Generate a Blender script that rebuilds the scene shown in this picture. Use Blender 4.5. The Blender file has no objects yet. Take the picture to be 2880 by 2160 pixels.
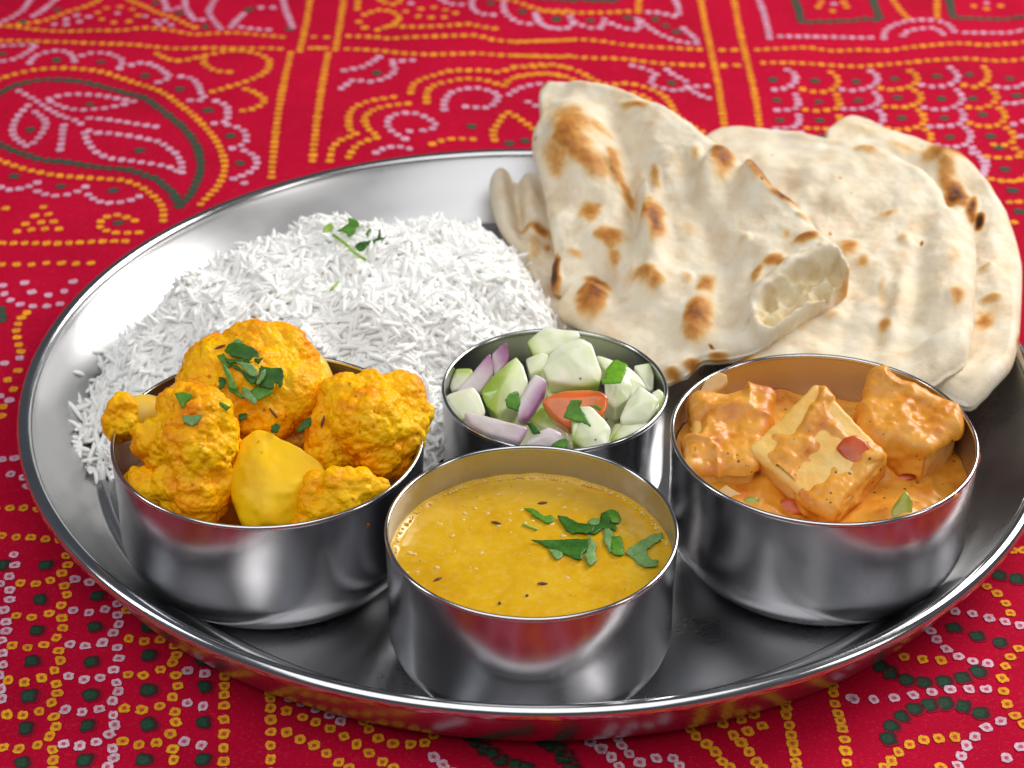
import bpy, bmesh, math, random
import numpy as np
from mathutils import Vector, Matrix

# ------------------------------------------------------------------ camera
# all modelling numbers below are centimetres; CM turns them into metres
CM = 0.01
F_PX, PITCH, ROLL = 6464.393, 0.56855, 0.01021
CAM = np.array([-0.643, -57.094, 38.414])
_fw = np.array([0, math.cos(PITCH), -math.sin(PITCH)])
_r0 = np.array([1.0, 0, 0]); _u0 = np.cross(_r0, _fw)
RT = math.cos(ROLL)*_r0 + math.sin(ROLL)*_u0
UP = -math.sin(ROLL)*_r0 + math.cos(ROLL)*_u0
TOCAM = -_fw

S = bpy.context.scene
COL = S.collection
cam = bpy.data.objects.new('camera', bpy.data.cameras.new('camera'))
COL.objects.link(cam)
cam.matrix_world = Matrix(((RT[0], UP[0], -_fw[0], CAM[0]*CM), (RT[1], UP[1], -_fw[1], CAM[1]*CM),
                           (RT[2], UP[2], -_fw[2], CAM[2]*CM), (0, 0, 0, 1)))
cam.data.sensor_width = 36.0
cam.data.lens = F_PX/2880*36
cam.data.clip_start = 0.01; cam.data.clip_end = 50
cam.data.dof.use_dof = True
cam.data.dof.focus_distance = 0.595
cam.data.dof.aperture_fstop = 22
S.camera = cam
S.cycles.max_bounces = 14; S.cycles.diffuse_bounces = 8; S.cycles.glossy_bounces = 8

# ------------------------------------------------------------------ light
W = bpy.data.worlds.new('World'); S.world = W; W.use_nodes = True
W.node_tree.nodes['Background'].inputs[0].default_value = (0.80, 0.88, 1.0, 1)
W.node_tree.nodes['Background'].inputs[1].default_value = 0.10

def area(name, loc, target, sx, sy, power, col):
    l = bpy.data.lights.new(name, 'AREA'); l.shape = 'RECTANGLE'
    l.size = sx*CM; l.size_y = sy*CM; l.energy = power; l.color = col
    o = bpy.data.objects.new(name, l); COL.objects.link(o)
    o.location = Vector(loc)*CM
    d = (Vector(target) - Vector(loc)).normalized()
    o.rotation_euler = d.to_track_quat('-Z', 'Y').to_euler()
    return o
area('softbox_key', (76, 62, 70), (0, 0, 2), 64, 64, 16.0, (1.0, 0.97, 0.93))
area('softbox_top', (-10, -54, 114), (0, 0, 2), 150, 132, 11.0, (1.0, 0.99, 0.98))
area('softbox_left', (-104, -6, 66), (0, 0, 2), 22, 60, 2.6, (0.93, 0.97, 1.0))
area('softbox_right', (98, -40, 66), (0, 0, 2), 18, 56, 1.6, (1.0, 0.96, 0.9))
S.view_settings.view_transform = 'Standard'
S.view_settings.look = 'None'
S.view_settings.exposure = -0.10
S.view_settings.gamma = 1.0

# ------------------------------------------------------------------ helpers
def P(x, y, z):
    """photo pixel (2880x2160) -> the point of the place at height z (cm)"""
    x = np.asarray(x, float); y = np.asarray(y, float)
    d = _fw + ((x-1440)/F_PX)[..., None]*RT - ((y-1080)/F_PX)[..., None]*UP
    t = (np.asarray(z, float) - CAM[2])/d[..., 2]
    return CAM + d*t[..., None]
def PL(pts, p0, n):
    """photo pixels -> points on the plane through p0 with normal n"""
    a = np.asarray(pts, float)
    d = _fw + ((a[..., 0]-1440)/F_PX)[..., None]*RT - ((a[..., 1]-1080)/F_PX)[..., None]*UP
    t = ((np.asarray(p0)-CAM) @ n)/(d @ n)
    return CAM + d*t[..., None]
def ZF(ox, oy, s):
    return lambda pts: [(ox+x*s, oy+y*s) for x, y in pts]
def unit(v):
    v = np.asarray(v, float); return v/np.linalg.norm(v)
def nz(v):
    return v/np.maximum(np.linalg.norm(v, axis=-1, keepdims=True), 1e-9)

def _h(i, j, k, s):
    h = (i.astype(np.int64)*374761393 + j.astype(np.int64)*668265263 + k.astype(np.int64)*2147483647 + s*1274126177) & 0xffffffff
    h = ((h ^ (h >> 13))*1274126177) & 0xffffffff
    h = ((h ^ (h >> 16))*2246822519) & 0xffffffff
    return ((h ^ (h >> 15)) & 0xffffff)/float(0xffffff)
def noise(p, sc, seed=0):
    q = np.asarray(p, float)*sc + 100.0
    i = np.floor(q).astype(np.int64); f = q-i; u = f*f*f*(f*(f*6-15)+10)
    r = 0
    for a in (0, 1):
        for b in (0, 1):
            for c in (0, 1):
                w = (u[:, 0] if a else 1-u[:, 0])*(u[:, 1] if b else 1-u[:, 1])*(u[:, 2] if c else 1-u[:, 2])
                r = r + w*_h(i[:, 0]+a, i[:, 1]+b, i[:, 2]+c, seed)
    return r*2-1
def fbm(p, sc, o=3, seed=0):
    r = 0; a = 1
    for k in range(o):
        r = r + a*noise(p, sc*2**k, seed+k*17); a *= 0.5
    return r
def worley(p, sc, seed=0):
    q = np.asarray(p, float)*sc + 100.0
    i = np.floor(q).astype(np.int64)
    best = np.full(len(q), 9.0)
    for a in (-1, 0, 1):
        for b in (-1, 0, 1):
            for c in (-1, 0, 1):
                x, y, z = i[:, 0]+a, i[:, 1]+b, i[:, 2]+c
                d = (x+_h(x, y, z, seed)-q[:, 0])**2 + (y+_h(x, y, z, seed+1)-q[:, 1])**2 + (z+_h(x, y, z, seed+2)-q[:, 2])**2
                best = np.minimum(best, d)
    return np.sqrt(best)
def sstep(a, b, x):
    t = np.clip((x-a)/(b-a), 0, 1); return t*t*(3-2*t)

def mesh(name, V, F, m, smooth=True, attrs=None, org=(0, 0, 0)):
    V = (np.asarray(V, float)-np.asarray(org, float))*CM
    me = bpy.data.meshes.new(name)
    me.from_pydata(V.tolist(), [], F if isinstance(F, list) else F.tolist())
    if smooth: me.polygons.foreach_set('use_smooth', np.ones(len(me.polygons), bool))
    for k, a in (attrs or {}).items():
        a = np.asarray(a, float)
        if a.ndim == 1:
            me.attributes.new(k, 'FLOAT', 'POINT').data.foreach_set('value', a)
        else:
            c = np.ones((len(a), 4)); c[:, :3] = a
            me.attributes.new(k, 'FLOAT_COLOR', 'POINT').data.foreach_set('color', c.ravel())
    if m: me.materials.append(m)
    me.update()
    return me
def obj(name, me, parent=None, org=(0, 0, 0)):
    o = bpy.data.objects.new(name, me); COL.objects.link(o)
    o.location = Vector(org)*CM
    if parent is not None: o.parent = parent
    return o
def tag(o, label, cat, group=None):
    o['label'] = label; o['category'] = cat
    if group: o['group'] = group
    return o
def empty(name, org):
    o = bpy.data.objects.new(name, None); COL.objects.link(o); o.location = Vector(org)*CM
    o.empty_display_size = 0.01
    return o
def bm_arrays(bm):
    bm.verts.ensure_lookup_table(); bm.verts.index_update()
    V = np.array([v.co[:] for v in bm.verts]); F = [[v.index for v in f.verts] for f in bm.faces]
    return V, F
def vnormals(V, F):
    N = np.zeros_like(V)
    q = np.array([f[:3] for f in F])
    n = np.cross(V[q[:, 1]]-V[q[:, 0]], V[q[:, 2]]-V[q[:, 0]])
    for k in range(max(len(f) for f in F)):
        sel = [i for i, f in enumerate(F) if len(f) > k]
        np.add.at(N, np.array([F[i][k] for i in sel]), n[sel])
    return nz(N)
_ico = {}
def ico(n):
    if n not in _ico:
        bm = bmesh.new(); bmesh.ops.create_icosphere(bm, subdivisions=n, radius=1)
        _ico[n] = bm_arrays(bm); bm.free()
    return _ico[n]
def smooth_path(pts, n=12, closed=False):
    p = np.asarray(pts, float); m = len(p)
    if m < 3: return p
    out = []
    for i in range(m if closed else m-1):
        g = (lambda k: p[k % m]) if closed else (lambda k: p[min(max(k, 0), m-1)])
        a, b, c, d = g(i-1), g(i), g(i+1), g(i+2)
        for t in np.linspace(0, 1, n, endpoint=False):
            out.append(0.5*(2*b+(c-a)*t+(2*a-5*b+4*c-d)*t*t+(3*b-a-3*c+d)*t**3))
    if not closed: out.append(p[-1])
    return np.array(out)
def resample(p, step):
    d = np.r_[0, np.cumsum(np.linalg.norm(np.diff(p, axis=0), axis=1))]
    n = max(2, int(round(d[-1]/step))+1)
    t = np.linspace(0, d[-1], n)
    return np.stack([np.interp(t, d, p[:, k]) for k in range(p.shape[1])], 1)

# ------------------------------------------------------------------ materials
class NT:
    def __init__(s, name):
        s.m = bpy.data.materials.new(name); s.m.use_nodes = True
        s.t = s.m.node_tree; s.b = s.t.nodes['Principled BSDF']
        s.tc = s.t.nodes.new('ShaderNodeTexCoord')
    def n(s, kind, **kw):
        x = s.t.nodes.new('ShaderNode'+kind)
        for k, v in kw.items(): setattr(x, k, v)
        return x
    def l(s, a, b): s.t.links.new(a, b)
    def noise(s, sc, det=3, vec=None, rough=0.5, dist=0):
        x = s.n('TexNoise'); x.inputs['Scale'].default_value = sc*100; x.inputs['Detail'].default_value = det
        x.inputs['Roughness'].default_value = rough; x.inputs['Distortion'].default_value = dist
        s.l(vec or s.tc.outputs['Object'], x.inputs['Vector']); return x.outputs['Fac']
    def ramp(s, fac, stops, mode='LINEAR'):
        x = s.n('ValToRGB'); x.color_ramp.interpolation = mode
        e = x.color_ramp.elements
        while len(e) < len(stops): e.new(0.5)
        for k, (p, c) in enumerate(stops):
            e[k].position = p; e[k].color = (*(c if hasattr(c, '__len__') else (c, c, c)), 1)
        s.l(fac, x.inputs[0]); return x.outputs[0]
    def mix(s, fac, a, b, mode='MIX'):
        x = s.n('Mix', data_type='RGBA', blend_type=mode)
        for sock, v in ((x.inputs[0], fac), (x.inputs[6], a), (x.inputs[7], b)):
            if hasattr(v, 'is_output'): s.l(v, sock)
            elif hasattr(v, '__len__'): sock.default_value = (*v, 1)
            else: sock.default_value = v
        return x.outputs[2]
    def math(s, op, a, b=None):
        x = s.n('Math', operation=op)
        for k, v in enumerate((a, b)):
            if v is None: continue
            if hasattr(v, 'is_output'): s.l(v, x.inputs[k])
            else: x.inputs[k].default_value = v
        return x.outputs[0]
    def attr(s, name, col=False):
        x = s.n('Attribute', attribute_name=name); return x.outputs['Color' if col else 'Fac']
    def bump(s, h, strength, dist):
        x = s.n('Bump'); x.inputs['Strength'].default_value = strength; x.inputs['Distance'].default_value = dist*CM
        s.l(h, x.inputs['Height']); s.l(x.outputs[0], s.b.inputs['Normal'])
    def set(s, **kw):
        for k, v in kw.items():
            sock = s.b.inputs[k.replace('_', ' ')]
            if hasattr(v, 'is_output'): s.l(v, sock)
            elif hasattr(v, '__len__') and len(v) == 3 and sock.type == 'RGBA': sock.default_value = (*v, 1)
            else: sock.default_value = v
    def sss(s, w, rad, sc):
        s.set(Subsurface_Weight=w, Subsurface_Radius=rad, Subsurface_Scale=sc*CM)

def metal(name, rough, base, aniso, streak=1.0, stain=None):
    k = NT(name)
    sp = k.n('SeparateXYZ'); k.l(k.tc.outputs['Object'], sp.inputs[0])
    r = k.math('SQRT', k.math('ADD', k.math('MULTIPLY', sp.outputs[0], sp.outputs[0]), k.math('MULTIPLY', sp.outputs[1], sp.outputs[1])))
    ang = k.math('ARCTAN2', sp.outputs[1], sp.outputs[0])
    cb = k.n('CombineXYZ'); k.l(k.math('MULTIPLY', r, 14.0), cb.inputs[0]); k.l(k.math('MULTIPLY', sp.outputs[2], 14.0), cb.inputs[1]); k.l(k.math('MULTIPLY', ang, 0.016), cb.inputs[2])
    br = k.noise(1.2, 3, cb.outputs[0])
    sm = k.noise(0.5, 4)
    fine = k.noise(9, 2)
    ro = k.math('ADD', k.math('MULTIPLY', sm, 0.14), k.math('ADD', k.math('MULTIPLY', br, 0.03), rough-0.095))
    sc = k.ramp(fine, [(0.3, (0.93, 0.93, 0.93)), (0.7, (1, 1, 1))])
    c = k.ramp(sm, [(0.3, tuple(b*0.90 for b in base)), (0.7, base)])
    if stain is not None:
        zz = k.ramp(k.math('ADD', k.math('MULTIPLY', sp.outputs[2], 100.0), k.math('MULTIPLY', k.noise(1.4, 4), 1.2)), [(0.0, 1), (1.0, 0)])
        rm = k.n('MapRange'); rm.inputs[1].default_value = stain[0]; rm.inputs[2].default_value = stain[1]
        rm.inputs[3].default_value = 1; rm.inputs[4].default_value = 0
        k.l(k.math('ADD', k.math('MULTIPLY', sp.outputs[2], 100.0), k.math('MULTIPLY', k.noise(2.2, 5), 0.8)), rm.inputs[0])
        film = k.math('MULTIPLY', rm.outputs[0], k.ramp(k.noise(7, 3), [(0.35, 0.55), (0.6, 1)]))
        film = k.math('MULTIPLY', film, stain[3])
        c = k.mix(film, c, stain[2])
        k.set(Metallic=k.math('SUBTRACT', 1.0, k.math('MULTIPLY', film, 0.85)))
        ro = k.math('ADD', ro, k.math('MULTIPLY', film, 0.2))
    else: k.set(Metallic=1.0)
    k.set(Base_Color=c, Roughness=ro, Anisotropic=aniso)
    # fine random scratches
    scr = None
    for q, (rx, rz, st) in enumerate(((0.3, 0.9, 40), (1.1, -0.4, 34))):
        mp = k.n('Mapping'); mp.inputs['Rotation'].default_value = (rx, 0.2, rz); mp.inputs['Scale'].default_value = (st*100, 1.6*100, st*40)
        k.l(k.tc.outputs['Object'], mp.inputs['Vector'])
        nn = k.n('TexNoise'); nn.inputs['Scale'].default_value = 1.0; nn.inputs['Detail'].default_value = 2
        k.l(mp.outputs[0], nn.inputs['Vector'])
        r_ = k.ramp(nn.outputs['Fac'], [(0.66, 0), (0.74, 1)])
        scr = r_ if scr is None else k.math('MAXIMUM', scr, r_)
    ro = k.math('ADD', ro, k.math('MULTIPLY', scr, 0.012))
    k.set(Roughness=ro)
    tg = k.n('Tangent', direction_type='RADIAL', axis='Z'); k.l(tg.outputs[0], k.b.inputs['Tangent'])
    k.bump(br, 0.006*streak, 0.02)
    return k.m
STEEL = (0.55, 0.55, 0.56)
M_plate = metal('brushed_steel_plate', 0.30, STEEL, 0.35)
M_rim = metal('polished_steel_rim', 0.16, (0.66, 0.66, 0.67), 0.2, 0.5)
M_bowl = metal('spun_steel_bowl', 0.24, (0.50, 0.50, 0.52), 0.3)
M_bowl_dal = metal('steel_bowl_inside_dal', 0.42, (0.6, 0.59, 0.56), 0.3, 1, (2.9, 4.6, (0.30, 0.22, 0.08), 0.5))
M_bowl_masala = metal('steel_bowl_inside_masala', 0.33, (0.55, 0.52, 0.48), 0.4, 1, (2.4, 4.6, (0.22, 0.09, 0.015), 0.55))
M_bowl_sauce = metal('steel_bowl_inside_sauce', 0.36, (0.6, 0.57, 0.53), 0.4, 1, (2.6, 4.2, (0.55, 0.24, 0.05), 0.45))

def food(name, stops, sc, rough, bsc=6, bstr=0.3, bd=0.03, sss=0.15, ssc=0.3, rad=(1, 0.5, 0.2), det=4, coat=0.0, spec=0.5, extra=None):
    k = NT(name)
    c = k.ramp(k.noise(sc, det), stops)
    if extra: c = extra(k, c)
    k.set(Base_Color=c, Roughness=rough, Coat_Weight=coat, Coat_Roughness=0.12, Specular_IOR_Level=spec)
    if sss: k.sss(sss, rad, ssc)
    k.bump(k.noise(bsc, 3), bstr, bd)
    return k.m
def specks(sc, thr, col, amt=1.0):
    def f(k, c):
        v = k.n('TexVoronoi'); v.inputs['Scale'].default_value = sc*100; v.inputs['Randomness'].default_value = 1
        k.l(k.tc.outputs['Object'], v.inputs['Vector'])
        s = k.ramp(v.outputs['Distance'], [(thr*0.6, amt), (thr, 0)])
        keep = k.ramp(k.noise(sc*0.43, 1), [(0.52, 0), (0.56, 1)])
        return k.mix(k.math('MULTIPLY', s, keep), c, col)
    return f
def patches(sc, a, b, col, amt):
    def f(k, c):
        return k.mix(k.ramp(k.noise(sc, 5, rough=0.62, dist=0.5), [(a, 0), (b, amt)]), c, col)
    return f
def two(*fs):
    def f(k, c):
        for g in fs: c = g(k, c)
        return c
    return f
M_rice = food('boiled_rice', [(0.3, (0.92, 0.915, 0.89)), (0.7, (0.955, 0.95, 0.93))], 3, 0.45, sss=0.0, ssc=0.35, rad=(1, 0.95, 0.85), bstr=0.1)
M_cauli = food('turmeric_cauliflower', [(0.30, (0.88, 0.25, 0.001)), (0.42, (0.98, 0.43, 0.001)), (0.56, (0.99, 0.54, 0.001)), (0.75, (0.98, 0.62, 0.01))], 0.8, 0.40, 9, 0.5, 0.04, 0.0, 0.25, (1, 0.45, 0.05), det=6, spec=0.2, extra=two(patches(0.55, .54, .68, (0.88, 0.24, 0.002), .7), specks(3.2, 0.22, (0.45, 0.10, 0.008), 0.7)))
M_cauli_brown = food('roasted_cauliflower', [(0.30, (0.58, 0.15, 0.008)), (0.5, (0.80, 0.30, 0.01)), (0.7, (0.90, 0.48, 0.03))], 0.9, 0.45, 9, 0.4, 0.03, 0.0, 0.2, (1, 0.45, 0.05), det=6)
def curd_bump(mt):
    t = mt.node_tree; b = t.nodes['Principled BSDF']
    bp = [n for n in t.nodes if n.type == 'BUMP'][0]
    tc = [n for n in t.nodes if n.type == 'TEX_COORD'][0]
    v = t.nodes.new('ShaderNodeTexVoronoi'); v.inputs['Scale'].default_value = 620
    t.links.new(tc.outputs['Object'], v.inputs['Vector'])
    inv = t.nodes.new('ShaderNodeMath'); inv.operation = 'SUBTRACT'; inv.inputs[0].default_value = 1.0
    t.links.new(v.outputs['Distance'], inv.inputs[1])
    b2 = t.nodes.new('ShaderNodeBump'); b2.inputs['Strength'].default_value = 0.8; b2.inputs['Distance'].default_value = 0.06*CM
    t.links.new(inv.outputs[0], b2.inputs['Height']); t.links.new(bp.outputs[0], b2.inputs['Normal'])
    t.links.new(b2.outputs[0], b.inputs['Normal'])
curd_bump(M_cauli); curd_bump(M_cauli_brown)
M_stem = food('cauliflower_stem', [(0.3, (0.86, 0.52, 0.03)), (0.7, (0.9, 0.62, 0.09))], 1.0, 0.35, 4, 0.1, 0.02, 0.2, 0.3, (1, 0.5, 0.1))
M_potato = food('turmeric_potato', [(0.3, (0.94, 0.51, 0.001)), (0.6, (0.96, 0.59, 0.001)), (0.8, (0.96, 0.64, 0.004))], 0.5, 0.45, 5, 0.12, 0.02, 0.3, 0.3, (1, 0.55, 0.05), spec=0.35, extra=two(patches(0.7, .58, .72, (0.90, 0.38, 0.002), .55), specks(2.0, 0.18, (0.6, 0.2, 0.01), 0.75)))
M_masala = food('masala_oil', [(0.3, (0.30, 0.08, 0.005)), (0.7, (0.5, 0.17, 0.01))], 2.0, 0.2, 4, 0.3, 0.04, 0)
M_seed = food('cumin_seed', [(0.3, (0.10, 0.03, 0.015)), (0.7, (0.2, 0.07, 0.03))], 8, 0.5, sss=0)
M_lentil = food('lentil_bits', [(0.3, (0.72, 0.42, 0.08)), (0.7, (0.8, 0.55, 0.2))], 3, 0.3, sss=0.1)
M_sauce = food('tomato_cream_sauce', [(0.28, (0.58, 0.16, 0.010)), (0.45, (0.72, 0.285, 0.022)), (0.6, (0.77, 0.345, 0.038)), (0.78, (0.80, 0.43, 0.10))], 1.3, 0.42, 6, 0.38, 0.04, 0.0, 0.2, (1, 0.45, 0.1), det=6, coat=0.10, extra=two(specks(2.6, 0.15, (0.07, 0.05, 0.01), 0.9), specks(1.5, 0.2, (0.55, 0.08, 0.012), 0.85), specks(4.5, 0.16, (0.10, 0.07, 0.015), 0.8)))
M_paneer = food('paneer', [(0.3, (0.80, 0.43, 0.07)), (0.5, (0.84, 0.53, 0.15)), (0.7, (0.87, 0.62, 0.25))], 0.8, 0.5, 7, 0.5, 0.04, 0.0, 0.25, (1, 0.7, 0.35), det=5, extra=two(patches(0.6, .48, .66, (0.80, 0.34, 0.04), .7), specks(2.5, 0.1, (0.5, 0.25, 0.03), 0.6)))
M_tomred = food('cooked_tomato', [(0.3, (0.46, 0.05, 0.010)), (0.6, (0.58, 0.11, 0.016)), (0.8, (0.68, 0.24, 0.03))], 1.6, 0.3, 6, 0.3, 0.03, 0.0, 0.2, (1, 0.2, 0.1), coat=0.1)
M_pepper = food('green_pepper', [(0.3, (0.24, 0.26, 0.012)), (0.7, (0.42, 0.40, 0.03))], 1.6, 0.25, 6, 0.15, 0.02, 0.2, 0.2, (0.8, 1, 0.2), coat=0.4)
M_cookonion = food('cooked_onion', [(0.3, (0.62, 0.36, 0.09)), (0.7, (0.72, 0.5, 0.2))], 1.6, 0.2, 6, 0.15, 0.02, 0.4, 0.3, (1, 0.7, 0.3), coat=0.4)

def M_two(name, a, b, sc, rough, sss, attr='skin', spk=True, coat=0.5, rad=(0.8, 1, 0.6)):
    k = NT(name)
    f = k.math('ADD', k.attr(attr), k.math('MULTIPLY', k.math('SUBTRACT', k.noise(2.5, 3), 0.5), 0.25))
    c = k.ramp(f, [(0.0, a[0]), (0.25, a[1]), (0.6, b[0]), (1.0, b[1])])
    c = k.mix(0.35, c, k.ramp(k.noise(sc, 4), [(0.3, a[1]), (0.7, a[0])]), 'MULTIPLY') if False else c
    lum = k.ramp(k.noise(1.3, 4, dist=0.8), [(0.35, (0.84, 0.90, 0.74)), (0.6, (1, 1, 1))])
    c = k.mix(1.0, c, lum, 'MULTIPLY')
    if spk: c = specks(1.9, 0.07, (0.06, 0.03, 0.015), 0.9)(k, c)
    if spk: c = specks(1.5, 0.075, (0.06, 0.03, 0.015), 0.9)(k, c)
    k.set(Base_Color=c, Roughness=rough, Coat_Weight=coat, Coat_Roughness=0.1)
    k.sss(sss, rad, 0.6)

    k.bump(k.noise(4, 3), 0.15, 0.03)
    return k.m
M_cuke = M_two('cucumber', ((0.87, 0.88, 0.70), (0.80, 0.84, 0.54)), ((0.50, 0.62, 0.16), (0.32, 0.48, 0.04)), 2, 0.25, 0.35)
M_onion = M_two('red_onion', ((0.76, 0.66, 0.72), (0.66, 0.50, 0.62)), ((0.42, 0.16, 0.36), (0.20, 0.03, 0.14)), 2, 0.3, 0.3, rad=(1, 0.8, 0.9))
M_tomato = M_two('fresh_tomato', ((0.84, 0.20, 0.045), (0.80, 0.15, 0.03)), ((0.82, 0.26, 0.08), (0.84, 0.36, 0.14)), 2, 0.22, 0.3, spk=False, rad=(1, 0.3, 0.1))

def M_leafy(name, a, b):
    k = NT(name)
    v = k.n('TexVoronoi', feature='DISTANCE_TO_EDGE'); v.inputs['Scale'].default_value = 420
    k.l(k.tc.outputs['Object'], v.inputs['Vector'])
    vein = k.ramp(v.outputs[0], [(0.0, 1), (0.07, 0)])
    c = k.ramp(k.noise(2.2, 3), [(0.3, a), (0.7, b)])
    c = k.mix(k.math('MULTIPLY', vein, 0.45), c, tuple(x*0.45 for x in a))
    k.set(Base_Color=c, Roughness=0.42, Specular_IOR_Level=0.3)
    k.bump(k.noise(5, 3), 0.25, 0.02)
    return k.m
M_leaf_dark = M_leafy('coriander_dark', (0.018, 0.085, 0.007), (0.05, 0.175, 0.014))
M_leaf_mid = M_leafy('coriander_green', (0.06, 0.20, 0.012), (0.13, 0.32, 0.03))
M_leaf_pale = M_leafy('coriander_underside', (0.14, 0.28, 0.08), (0.21, 0.37, 0.13))
M_leaf_bright = M_leafy('fresh_coriander', (0.11, 0.32, 0.015), (0.20, 0.46, 0.03))
M_leaf_lime = M_leafy('coriander_stem', (0.28, 0.46, 0.06), (0.40, 0.60, 0.14))

def M_naan_():
    k = NT('naan_crust')
    ch = k.attr('char')
    n1 = k.noise(1.1, 5); n2 = k.noise(5, 4)
    base = k.ramp(n1, [(0.28, (0.70, 0.58, 0.40)), (0.5, (0.80, 0.70, 0.53)), (0.72, (0.84, 0.775, 0.63))])
    gold = k.ramp(k.noise(0.75, 5, rough=0.65), [(0.52, 0), (0.74, 0.50)])
    base = k.mix(gold, base, (0.66, 0.37, 0.13))
    f = k.math('ADD', ch, k.math('MULTIPLY', k.math('SUBTRACT', n2, 0.5), k.math('MULTIPLY', ch, 0.75)))
    br = k.ramp(f, [(0.0, (0.78, 0.64, 0.42)), (0.22, (0.70, 0.42, 0.15)), (0.46, (0.50, 0.20, 0.035)), (0.72, (0.25, 0.075, 0.014)), (1.0, (0.04, 0.014, 0.006))])
    c = k.mix(k.ramp(f, [(0.0, 0), (0.32, 1)]), base, br)
    c = specks(0.55, 0.03, (0.05, 0.03, 0.02), 0.9)(k, c)
    k.set(Base_Color=c, Roughness=0.62, Specular_IOR_Level=0.3)
    cr = k.attr('crumb'); c = k.mix(cr, c, k.ramp(k.noise(2.5, 4), [(0.3, (0.72, 0.56, 0.30)), (0.7, (0.84, 0.76, 0.56))]))
    k.set(Base_Color=c)
    h = k.math('ADD', k.math('MULTIPLY', k.noise(3.0, 5, rough=0.6), 0.7), k.math('MULTIPLY', k.noise(14, 3), 0.3))
    k.bump(h, 0.45, 0.07)
    return k.m
M_naan = M_naan_()
M_crumb = food('naan_crumb', [(0.3, (0.70, 0.53, 0.28)), (0.7, (0.82, 0.72, 0.5))], 2.0, 0.6, 8, 0.5, 0.05, 0.25, 0.25, (1, 0.75, 0.45))

def M_dal_():
    k = NT('dal_soup')
    a = k.noise(0.55, 6, rough=0.62, dist=0.6); b = k.noise(4.0, 5, rough=0.7)
    c = k.ramp(a, [(0.30, (0.56, 0.29, 0.002)), (0.48, (0.67, 0.375, 0.003)), (0.62, (0.71, 0.42, 0.012)), (0.78, (0.71, 0.45, 0.06))])
    c = k.mix(k.ramp(b, [(0.5, 0), (0.74, 0.38)]), c, (0.76, 0.54, 0.16))
    c = k.mix(k.ramp(k.noise(1.6, 3), [(0.55, 0), (0.7, 0.35)]), c, (0.60, 0.26, 0.004))
    c = specks(3.0, 0.1, (0.2, 0.10, 0.01), 0.6)(k, c)
    k.set(Base_Color=c, Roughness=0.22, Coat_Weight=0.3, Coat_Roughness=0.06)
    k.sss(0.12, (1, 0.5, 0.1), 0.2)
    k.bump(k.math('ADD', b, k.noise(1.2, 3)), 0.16, 0.03)
    return k.m
M_dal = M_dal_()

def M_cloth_():
    k = NT('red_cotton')
    w1 = k.n('TexWave', wave_type='BANDS', bands_direction='DIAGONAL'); w1.inputs['Scale'].default_value = 900
    w1.inputs['Distortion'].default_value = 1.5
    k.l(k.tc.outputs['Object'], w1.inputs['Vector'])
    n = k.noise(0.25, 4); n2 = k.noise(3.5, 3)
    c = k.ramp(n, [(0.3, (0.37, 0.0015, 0.021)), (0.5, (0.43, 0.0015, 0.025)), (0.7, (0.48, 0.002, 0.028))])
    c = k.mix(k.ramp(n2, [(0.62, 0), (0.8, 0.25)]), c, (0.62, 0.06, 0.02))
    c = k.mix(k.math('MULTIPLY', w1.outputs['Fac'], 0.12), c, (0.62, 0.012, 0.05))
    thr = k.noise(13, 2)
    c = k.mix(k.ramp(thr, [(0.56, 0), (0.72, 0.4)]), c, (0.62, 0.03, 0.09))
    k.set(Base_Color=c, Roughness=0.9, Specular_IOR_Level=0.06)
    k.bump(w1.outputs['Fac'], 0.2, 0.02)
    return k.m
M_cloth = M_cloth_()
def M_dye_(name, wear):
    k = NT(name)
    c = k.attr('dye', True)
    n = k.noise(14, 3)
    c = k.mix(k.ramp(n, [(0.40, wear), (0.56, 0)]), c, k.mix(0.55, c, (0.44, 0.004, 0.025)))
    k.set(Base_Color=c, Roughness=0.85, Specular_IOR_Level=0.2)
    return k.m
M_dye = M_dye_('resist_dyed_dots', 0.7)
M_dye_green = M_dye_('green_dyed_dots', 0.12)

# ------------------------------------------------------------------ tablecloth
def cloth_z(x, y):
    p = np.stack([x, y, 0*x], -1)
    out = sstep(13.5, 19, np.hypot(x, y))
    z = 0.26*noise(p, 0.09, 3) + 0.09*noise(p, 0.3, 4) + 0.02*noise(p, 0.9, 5)
    z = z*out - 0.02
    # one soft fold running to the back right
    d = (x-(19.5+0.10*(y-22)))
    z = z + 0.16*np.exp(-(d/0.45)**2)*sstep(13, 17, y)*out
    return z
def build_cloth():
    root = empty('tablecloth', (0, 0, 0))
    tag(root, 'red cotton tablecloth with yellow, white and green tie-dyed dots under the steel plate', 'tablecloth')
    xs = np.arange(-46, 46.1, 0.5); ys = np.arange(-46, 62.1, 0.5)
    X, Y = np.meshgrid(xs, ys); X = X.ravel(); Y = Y.ravel()
    V = np.stack([X, Y, cloth_z(X, Y)], 1)
    nx, ny = len(xs), len(ys)
    i = (np.arange(ny-1)[:, None]*nx + np.arange(nx-1)[None]).ravel()
    F = np.stack([i, i+1, i+nx+1, i+nx], 1)
    obj('fabric', mesh('fabric', V, F, M_cloth), root)
    return root
CLOTH = build_cloth()

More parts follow.
